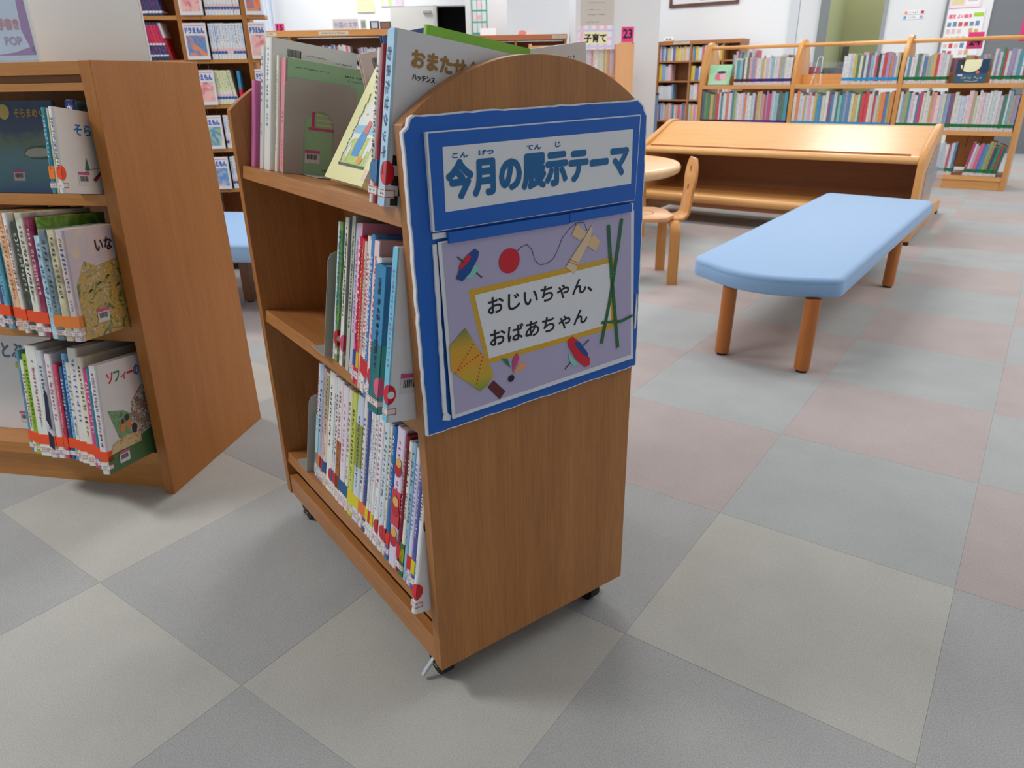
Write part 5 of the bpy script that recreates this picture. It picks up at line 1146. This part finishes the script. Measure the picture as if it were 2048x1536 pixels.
po2 = wthing('striped_poster', 'pastel striped poster on the white far wall', 'poster', -1.735, 11.285, 1.905)
st = MB().box(0, .31, 0, .006, 0, .36).build('sheet', flatc(230, 232, 236, .5), po2)
for k, c in enumerate(((232, 232, 180), (226, 224, 236), (190, 226, 140), (206, 214, 236), (216, 196, 230), (236, 200, 214))): flat(po2, 'colour_stripe', [rect(.01 + .049 * k, .01, .059 + .049 * k, .35)], flatc(*c, .5), .0008)
cal = wthing('calendar', 'green-bordered wall calendar on the white column beside the dark doorway', 'calendar', -.397, 9.492, 1.445)
MB().box(0, .185, 0, .005, 0, .372).build('sheet', flatc(70, 170, 160, .5), cal)
for i_ in range(3): 
    for j_ in range(3): flat(cal, 'month_panel', [rect(.012 + .055 * i_, .02 + .12 * j_, .060 + .055 * i_, .122 + .12 * j_)], flatc(*[(226, 232, 232), (214, 236, 232), (236, 214, 220)][(i_ + j_ * 2) % 3], .5), .0006)
flat(cal, 'month_dot', [disc(.092, .18, .024, .026, 16)], flatc(236, 190, 190, .5), .0009); flat(cal, 'heading_print', [rect(.03, .374, .15, .392)], flatc(210, 50, 90, .5), .0004)
# foreign literature bookcase
fc = wthing('bookcase', 'wide far bookcase with the number 15 card and picture frames on top', 'bookcase', -3.30, 8.5, 0)
FW = 2.025
for x in (0, .975, FW - .025): MB().box(x, x + .025, 0, .30, 0, 1.405).build('upright', FX, fc)
MB().box(-.005, FW + .005, -.01, .31, 1.4052, 1.466).build('top_board', wood('far_top_wood', (196, 134, 70), (214, 152, 88), 'x', .4), fc)
for z in (1.18, .93, .68, .43, .12):
    for a, b_ in ((.0252, .9748), (1.0002, FW - .0252)): MB().box(a, b_, .005, .29, z - .02, z).build('shelf', FX, fc)
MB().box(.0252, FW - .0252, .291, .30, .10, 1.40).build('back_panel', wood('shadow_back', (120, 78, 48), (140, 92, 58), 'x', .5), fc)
for u in (.56, 1.33): 
    o = flat(fc, 'shelf_label', [rect(u - .02, 1.416, u + .30, 1.452)], flatc(206, 196, 176), .0105); flat(fc, 'label_print', strokes(random.Random(int(u * 10)), u + .01, 1.424, u + .27, 1.444, False), INK, .0112)
FF = (wing(-3.30, 8.5), WA)
stuff_row('book_rows', 'spines in the far bookcase below the number 15 card', FF, [(.2, .90, .93, .22, .018, .04), (1.02, 1.30, 1.18, .12, .016, .05), (1.30, 1.62, 1.18, .145, .018, .04), (1.70, 1.95, 1.18, .115, .014, .05), (1.02, 1.98, .93, .2, .015, .04), (.05, .95, 1.18, .14, .02, .06)], 5, .15, pal=[(206, 206, 222), (214, 214, 226), (226, 226, 230), (190, 200, 214), (206, 110, 110), (90, 100, 140), (206, 206, 180)])
s15 = wthing('number_sign', 'pink number 15 card on the far bookcase', 'sign', -2.468, 8.58, 1.4665)
MB().box(0, .098, 0, .003, 0, .075).build('card', PNK, s15); text(s15, '15', .02, .008, .078, .058, INK, .0006, bold=.0028, name='number_lettering')
plc = wthing('shelf_placard', 'white placard with grey foreign literature heading on the far bookcase', 'sign', -1.845, 8.56, 1.4665)
MB().box(0, .275, 0, .004, 0, .105).build('card', flatc(226, 226, 230, .5), plc); text(plc, '外国の文学', .012, .020, .262, .074, flatc(170, 160, 190), .0006, bold=.0016, name='placard_lettering'); flat(plc, 'small_print', strokes(random.Random(6), .01, .084, .25, .094, False), flatc(190, 186, 200), .0006)
for x, w, h, c1, c2, lab in ((-1.552, .062, .10, (226, 228, 228), (150, 170, 160), 'thin white-framed plant picture on the far bookcase'), (-1.452, .098, .082, (54, 60, 72), (206, 214, 226), 'dark-framed photo on the far bookcase'), (-1.345, .118, .076, (90, 96, 100), (150, 110, 90), 'dark-covered book propped up at the end of the far bookcase')):
    pf = wthing('framed_picture', lab, 'picture', x, 8.58, 1.4665); MB().box(0, w, 0, .012, 0, h).build('frame', flatc(*c1), pf); flat(pf, 'picture', [rect(w * .16, h * .16, w * .84, h * .84)], flatc(*c2), .0006)
# middle far bookcase
mc = wthing('bookcase', 'low far bookcase in front of the white column, small signs on its top', 'bookcase', -.45, 9.0, 0)
for x in (0, .55, 1.115): MB().box(x, x + .025, 0, .28, 0, 1.355).build('upright', FX, mc)
MB().box(-.005, 1.145, -.008, .29, 1.3552, 1.410).build('top_board', wood('far_top_red', (176, 108, 66), (194, 124, 80), 'x', .4), mc)
for z in (1.12, .85, .58, .30, .10):
    for a, b_ in ((.0252, .5498), (.5752, 1.1148)): MB().box(a, b_, .005, .27, z - .02, z).build('shelf', FX, mc)
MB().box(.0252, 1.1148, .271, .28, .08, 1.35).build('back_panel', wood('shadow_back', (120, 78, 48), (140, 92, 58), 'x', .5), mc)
flat(mc, 'shelf_label', [rect(.975, 1.366, 1.135, 1.398)], flatc(206, 196, 180), .0085); flat(mc, 'label_print', strokes(random.Random(8), .985, 1.374, 1.12, 1.39, False), flatc(120, 110, 100), .0092)
sg = wthing('desk_sign', 'white folded sign on the low far bookcase', 'sign', -.29, 9.08, 1.4105); MB().prism([(0, 0), (.06, 0), (.03, .078)], 0, .18, 'x').build('folded_card', flatc(226, 228, 230, .5), sg)
flat(sg, 'sign_print', [rect(.05, .022, .14, .040)], flatc(90, 100, 96), -.0165)
ob_ = wthing('paper_figures', 'small red and white paper figures on the low far bookcase', 'ornament', .14, 9.08, 1.4105)
MB().prism([(0, 0), (.09, 0), (.10, .03), (.06, .05), (.02, .045)], 0, .02, 'y').build('red_figure', flatc(236, 150, 140, .5), ob_); MB().prism([(.10, 0), (.24, 0), (.22, .02), (.17, .055), (.13, .05)], .0, .02, 'y').build('white_figure', flatc(236, 236, 238, .5), ob_)
# notice on the pillar
no = wthing('notice_board', 'grey-beige notice sheet on the white column above the parenting shelf', 'notice', .786, 8.293, 1.446)
MB().box(0, .334, 0, .006, 0, .60).build('sheet', flatc(206, 204, 196, .6), no)
for k in range(6): flat(no, 'notice_print', strokes(random.Random(20 + k), .055 + .03 * (k % 2) * .5, .030 + .055 * k + (.012 if k % 2 else 0), .25 - .06 * (k % 2 == 0), .046 + .055 * k + (.012 if k % 2 else 0), False), flatc(110, 106, 104), .0006)
# parenting bookcase
pc = wthing('bookcase', 'light wood bookcase end with the number 23 card, behind the cart arch', 'bookcase', .45, 7.6, 0)
n = 8; rcn = [(.61 + .06 - .06 * cos(pi / 2 * i / n), 1.264 - .06 + .06 * sin(pi / 2 * i / n)) for i in range(n + 1)]
PW = wood('pale_orange_wood', (222, 164, 114), (236, 182, 132), 'z', .4)
MB().prism([(.61, 0)] + rcn + [(.785, 1.264), (.785, 0)], .0, .025, 'y').build('end_panel', PW, pc, bevel=.001)
for z in (.985, .70, .40, .10): MB().box(-.2, .609, .03, .26, z - .025, z).build('shelf', wood('pale_orange_across', (214, 150, 104), (230, 170, 124), 'x', .4), pc)
MB().box(-.2, .785, .262, .275, 0, 1.255).build('back_panel', PW, pc); MB().box(-.225, -.2002, .0, .275, 0, 1.264).build('end_panel', PW, pc)
flat(pc, 'screw_cap', [disc(.768, 1.252, .006, .006, 10)], flatc(60, 60, 60), .0008)
stuff_row('book_rows', 'magazines and thin books on the parenting shelf behind the cart arch', (wing(.45, 7.6), WA), [(.2, .607, .985, .25, .017, .05), (.0, .6, .70, .24, .018, .05)], 15, .16, pal=[(236, 236, 238), (226, 226, 190), (230, 214, 60), (214, 190, 60), (190, 206, 230), (236, 200, 210), (226, 226, 230), (236, 150, 150), (206, 220, 226)])
pp = wthing('shelf_placard', 'plaid pastel placard with a parenting heading above the parenting shelf', 'sign', .690, 7.585, 1.205)
sh = MB().box(0, .345, 0, .004, 0, .205).build('card', flatc(240, 230, 238, .4), pp)
for k in range(5): flat(pp, 'plaid_stripe', [rect(.02 + .075 * k, 0, .050 + .075 * k, .205)], flatc(*[(240, 190, 214), (206, 214, 240), (240, 196, 220)][k % 3], .4), .0006)
for k in range(3): flat(pp, 'plaid_stripe', [rect(0, .012 + .07 * k, .345, .034 + .07 * k)], flatc(*[(214, 206, 236), (240, 200, 220)][k % 2], .4), .0008)
flat(pp, 'yellow_field', [rect(.055, .045, .275, .155)], flatc(240, 234, 190, .4), .0010); text(pp, '子育て', .060, .062, .270, .135, INK, .0013, bold=.0030, name='placard_lettering')
s23 = wthing('number_sign', 'pink number 23 card standing on the light bookcase end', 'sign', 1.108, 7.61, 1.2645); MB().box(0, .118, 0, .003, 0, .132).build('card', PNK, s23); text(s23, '23', .016, .034, .100, .110, INK, .0006, bold=.0032, name='number_lettering')

# ------------------------------------------------------------------ right side: far bookcase, walls and partitions
structure(MB().box(-7.6, -1.45, 10.82, 10.97, -.012, 3).build('wall_back', WALL))
structure(MB().box(-1.86, -1.735, 10.79, 10.82, -.012, 3).build('trim_2', flatc(206, 211, 217, .6))); structure(MB().box(-1.73, -1.452, 10.80, 10.82, -.012, 3).build('trim_3', flatc(216, 220, 224, .6)))
structure(MB().box(-1.449, -1.36, 10.76, 10.90, -.012, 3).build('trim_4', flatc(126, 132, 134, .5)))
OLV = flatc(166, 166, 122, .8)
structure(MB().box(-1.9, -.70, 12.0, 12.1, -.012, 3).build('wall_olive', OLV)); structure(MB().box(-1.449, -1.40, 10.97, 12.0, -.012, 3).build('wall_olive', OLV))
structure(MB().box(-1.35, -1.28, 11.94, 11.999, -.012, 1.30).build('trim_5', flatc(90, 92, 84)))
structure(MB().box(-.66, -.615, 10.76, 11.1, -.012, 3).build('trim_6', flatc(150, 158, 166, .5)))
w2 = structure(MB().box(-.72, -.70, 11.95, 12.1, -.012, 3).build('window_2', flatc(190, 200, 214)))
MB().box(-.70, .10, 12.02, 12.024, .0, 3).build('window_pane', glassmat('window_glass', (.97, .985, 1.0), .04), w2)
structure(MB().box(-.615, .052, 10.78, 10.84, -.012, 3).build('wall_partition', flatc(222, 225, 228, .6)))
structure(MB().box(.052, .075, 10.70, 10.84, -.012, 3).build('trim_7', flatc(120, 122, 134, .5)))
structure(MB().box(.075, .545, 10.72, 10.80, -.012, 3).build('wall_notice', flatc(224, 226, 228, .6)))
structure(MB().box(.545, 2.2, 10.74, 10.84, -.012, 3).build('wall_grey', flatc(118, 123, 128, .6)))
structure(MB().box(2.2, 5.0, 10.74, 10.90, -.012, 3).build('wall_back', WALL))
for x, z, c1, c2, lab in ((-.425, 1.615, (232, 150, 110), (196, 50, 80), 'white strip notice with red squares on the white partition'), (-.430, 1.560, (90, 160, 206), (170, 160, 210), 'white strip notice with a blue square on the white partition')):
    s_ = thing('strip_notice', lab, 'notice', (x, 10.775, z)); MB().box(0, .25, 0, .004, 0, .045).build('strip', flatc(232, 234, 238, .5), s_)
    flat(s_, 'colour_square', [rect(.015, .006, .05, .039)], flatc(*c1), .0006); flat(s_, 'colour_square', [rect(.20, .006, .236, .039)], flatc(*c2), .0006); flat(s_, 'strip_print', strokes(random.Random(int(z * 100)), .07, .012, .18, .034, False), flatc(120, 120, 130), .0006)
gp = thing('book_poster', 'white poster with pink heading and rows of small book covers on the notice panel', 'poster', (.085, 10.712, 1.02))
MB().box(0, .40, 0, .004, 0, .615).build('sheet', flatc(232, 234, 238, .5), gp)
text(gp, '選定 よい絵本', .02, .52, .27, .565, flatc(230, 90, 130), .0006, bold=.0018, name='poster_lettering'); flat(gp, 'green_panel', [rect(.285, .53, .39, .575)], flatc(160, 206, 60), .0006)
rgx = random.Random(40)
for j_ in range(6):
    for i_ in range(6):
        if rgx.random() < .86: flat(gp, 'cover_print', [rect(.02 + .06 * i_, .03 + .08 * j_, .062 + .06 * i_, .075 + .08 * j_ + rgx.uniform(0, .012))], flatc(*rgx.choice([(150, 120, 110), (110, 140, 170), (200, 80, 90), (214, 170, 120), (130, 170, 140), (120, 100, 140), (220, 190, 190)])), .0006)
gq = thing('event_poster', 'pink-bordered poster above the book cover poster on the notice panel', 'poster', (.09, 10.712, 1.655)); MB().box(0, .33, 0, .004, 0, .30).build('sheet', flatc(240, 214, 226, .5), gq)
flat(gq, 'poster_panel', [rect(.02, .03, .15, .28)], flatc(214, 206, 160), .0006); flat(gq, 'poster_panel', [rect(.17, .03, .31, .28)], flatc(226, 236, 236), .0006); flat(gq, 'poster_print', strokes(random.Random(3), .18, .06, .30, .09, False) + strokes(random.Random(5), .18, .14, .30, .17, False), flatc(206, 120, 160), .0009)
# framed certificate, upper right wall
ff = thing('framed_picture', 'dark brown framed picture cut by the upper frame edge on the white wall', 'picture frame', (-3.655, 10.79, 1.882))
FRM = wood('dark_frame', (88, 58, 52), (112, 76, 66), 'x', .35)
for x0, x1, z0, z1 in ((0, 1.06, 0, .042), (0, 1.06, .60, .642), (0, .042, .042, .60), (1.018, 1.06, .042, .60)): MB().box(x0, x1, 0, .03, z0, z1).build('frame_rail', FRM, ff)
MB().box(.042, 1.018, .015, .028, .042, .60).build('picture_sheet', flatc(232, 232, 234, .4), ff); flat(ff, 'seal_print', [rect(.47, .075, .56, .12)], flatc(206, 110, 100), -.0145)
# far right bookcase
rc_ = thing('bookcase', 'far bookcase against the white wall, half empty upper bays', 'bookcase', (-3.62, 10.40, 0))
for x in (0, .51, 1.0, 1.245): MB().box(x, x + .025, 0, .30, 0, 1.36).build('upright', FX, rc_)
MB().box(-.003, 1.273, -.005, .305, 1.3602, 1.412).build('top_board', FX, rc_)
for z in (1.145, .875, .612, .318, .08):
    for a, b_ in ((.0252, .5098), (.5352, .9998), (1.0252, 1.2448)): MB().box(a, b_, .005, .29, z - .022, z).build('shelf', FX, rc_)
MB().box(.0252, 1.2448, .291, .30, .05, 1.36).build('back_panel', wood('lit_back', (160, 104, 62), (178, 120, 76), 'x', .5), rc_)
flat(rc_, 'shelf_label', [rect(.25, 1.372, .50, 1.402)], flatc(206, 196, 176), .0055); flat(rc_, 'label_print', strokes(random.Random(18), .27, 1.378, .48, 1.396, False), flatc(110, 100, 90), .0062)
RF = ((-3.62, 10.40), 0)
stuff_row('book_rows', 'rows of spines in the far bookcase against the white wall', RF, [(.03, .505, 1.145, .205, .027, .03), (.54, .99, 1.145, .205, .03, .03), (.03, .225, .875, .235, .035, .03), (.54, .98, .875, .20, .07, .03), (.03, .27, .612, .225, .06, .03), (.54, .99, .612, .225, .026, .03), (.03, .505, .318, .25, .026, .03), (.54, .99, .318, .25, .028, .03), (1.03, 1.24, .875, .2, .03, .03), (1.03, 1.24, .612, .2, .03, .03)], 25, .17,
          pal=[(226, 206, 212), (232, 228, 226), (214, 222, 232), (206, 90, 120), (120, 180, 214), (236, 226, 200), (226, 160, 170), (60, 140, 160), (196, 206, 214), (230, 200, 60), (90, 110, 170)])
ssn = thing('desk_sign', 'small white tent sign on top of the far bookcase', 'sign', (-3.56, 10.46, 1.4125)); MB().box(0, .15, 0, .05, 0, .012).build('wooden_base', BX, ssn); MB().prism([(.005, .012), (.045, .012), (.03, .06)], .0, .14, 'x').build('folded_card', flatc(230, 232, 234, .5), ssn)
flat(ssn, 'sign_print', [rect(.03, .026, .07, .044), rect(.08, .026, .12, .044)], flatc(110, 110, 112), -.004)
bn = thing('plastic_stand', 'blue-grey clear plastic panel stand left of the far bookcase', 'display stand', (-3.42, 9.6, 0)); MB().box(0, .22, 0, .012, .04, .70).build('panel', flatc(108, 134, 160, .25), bn); MB().box(-.004, .224, -.004, .016, .70, .725).build('top_bar', flatc(50, 56, 66), bn); MB().box(.02, .20, -.10, .12, 0, .04).build('base', flatc(80, 90, 100), bn)
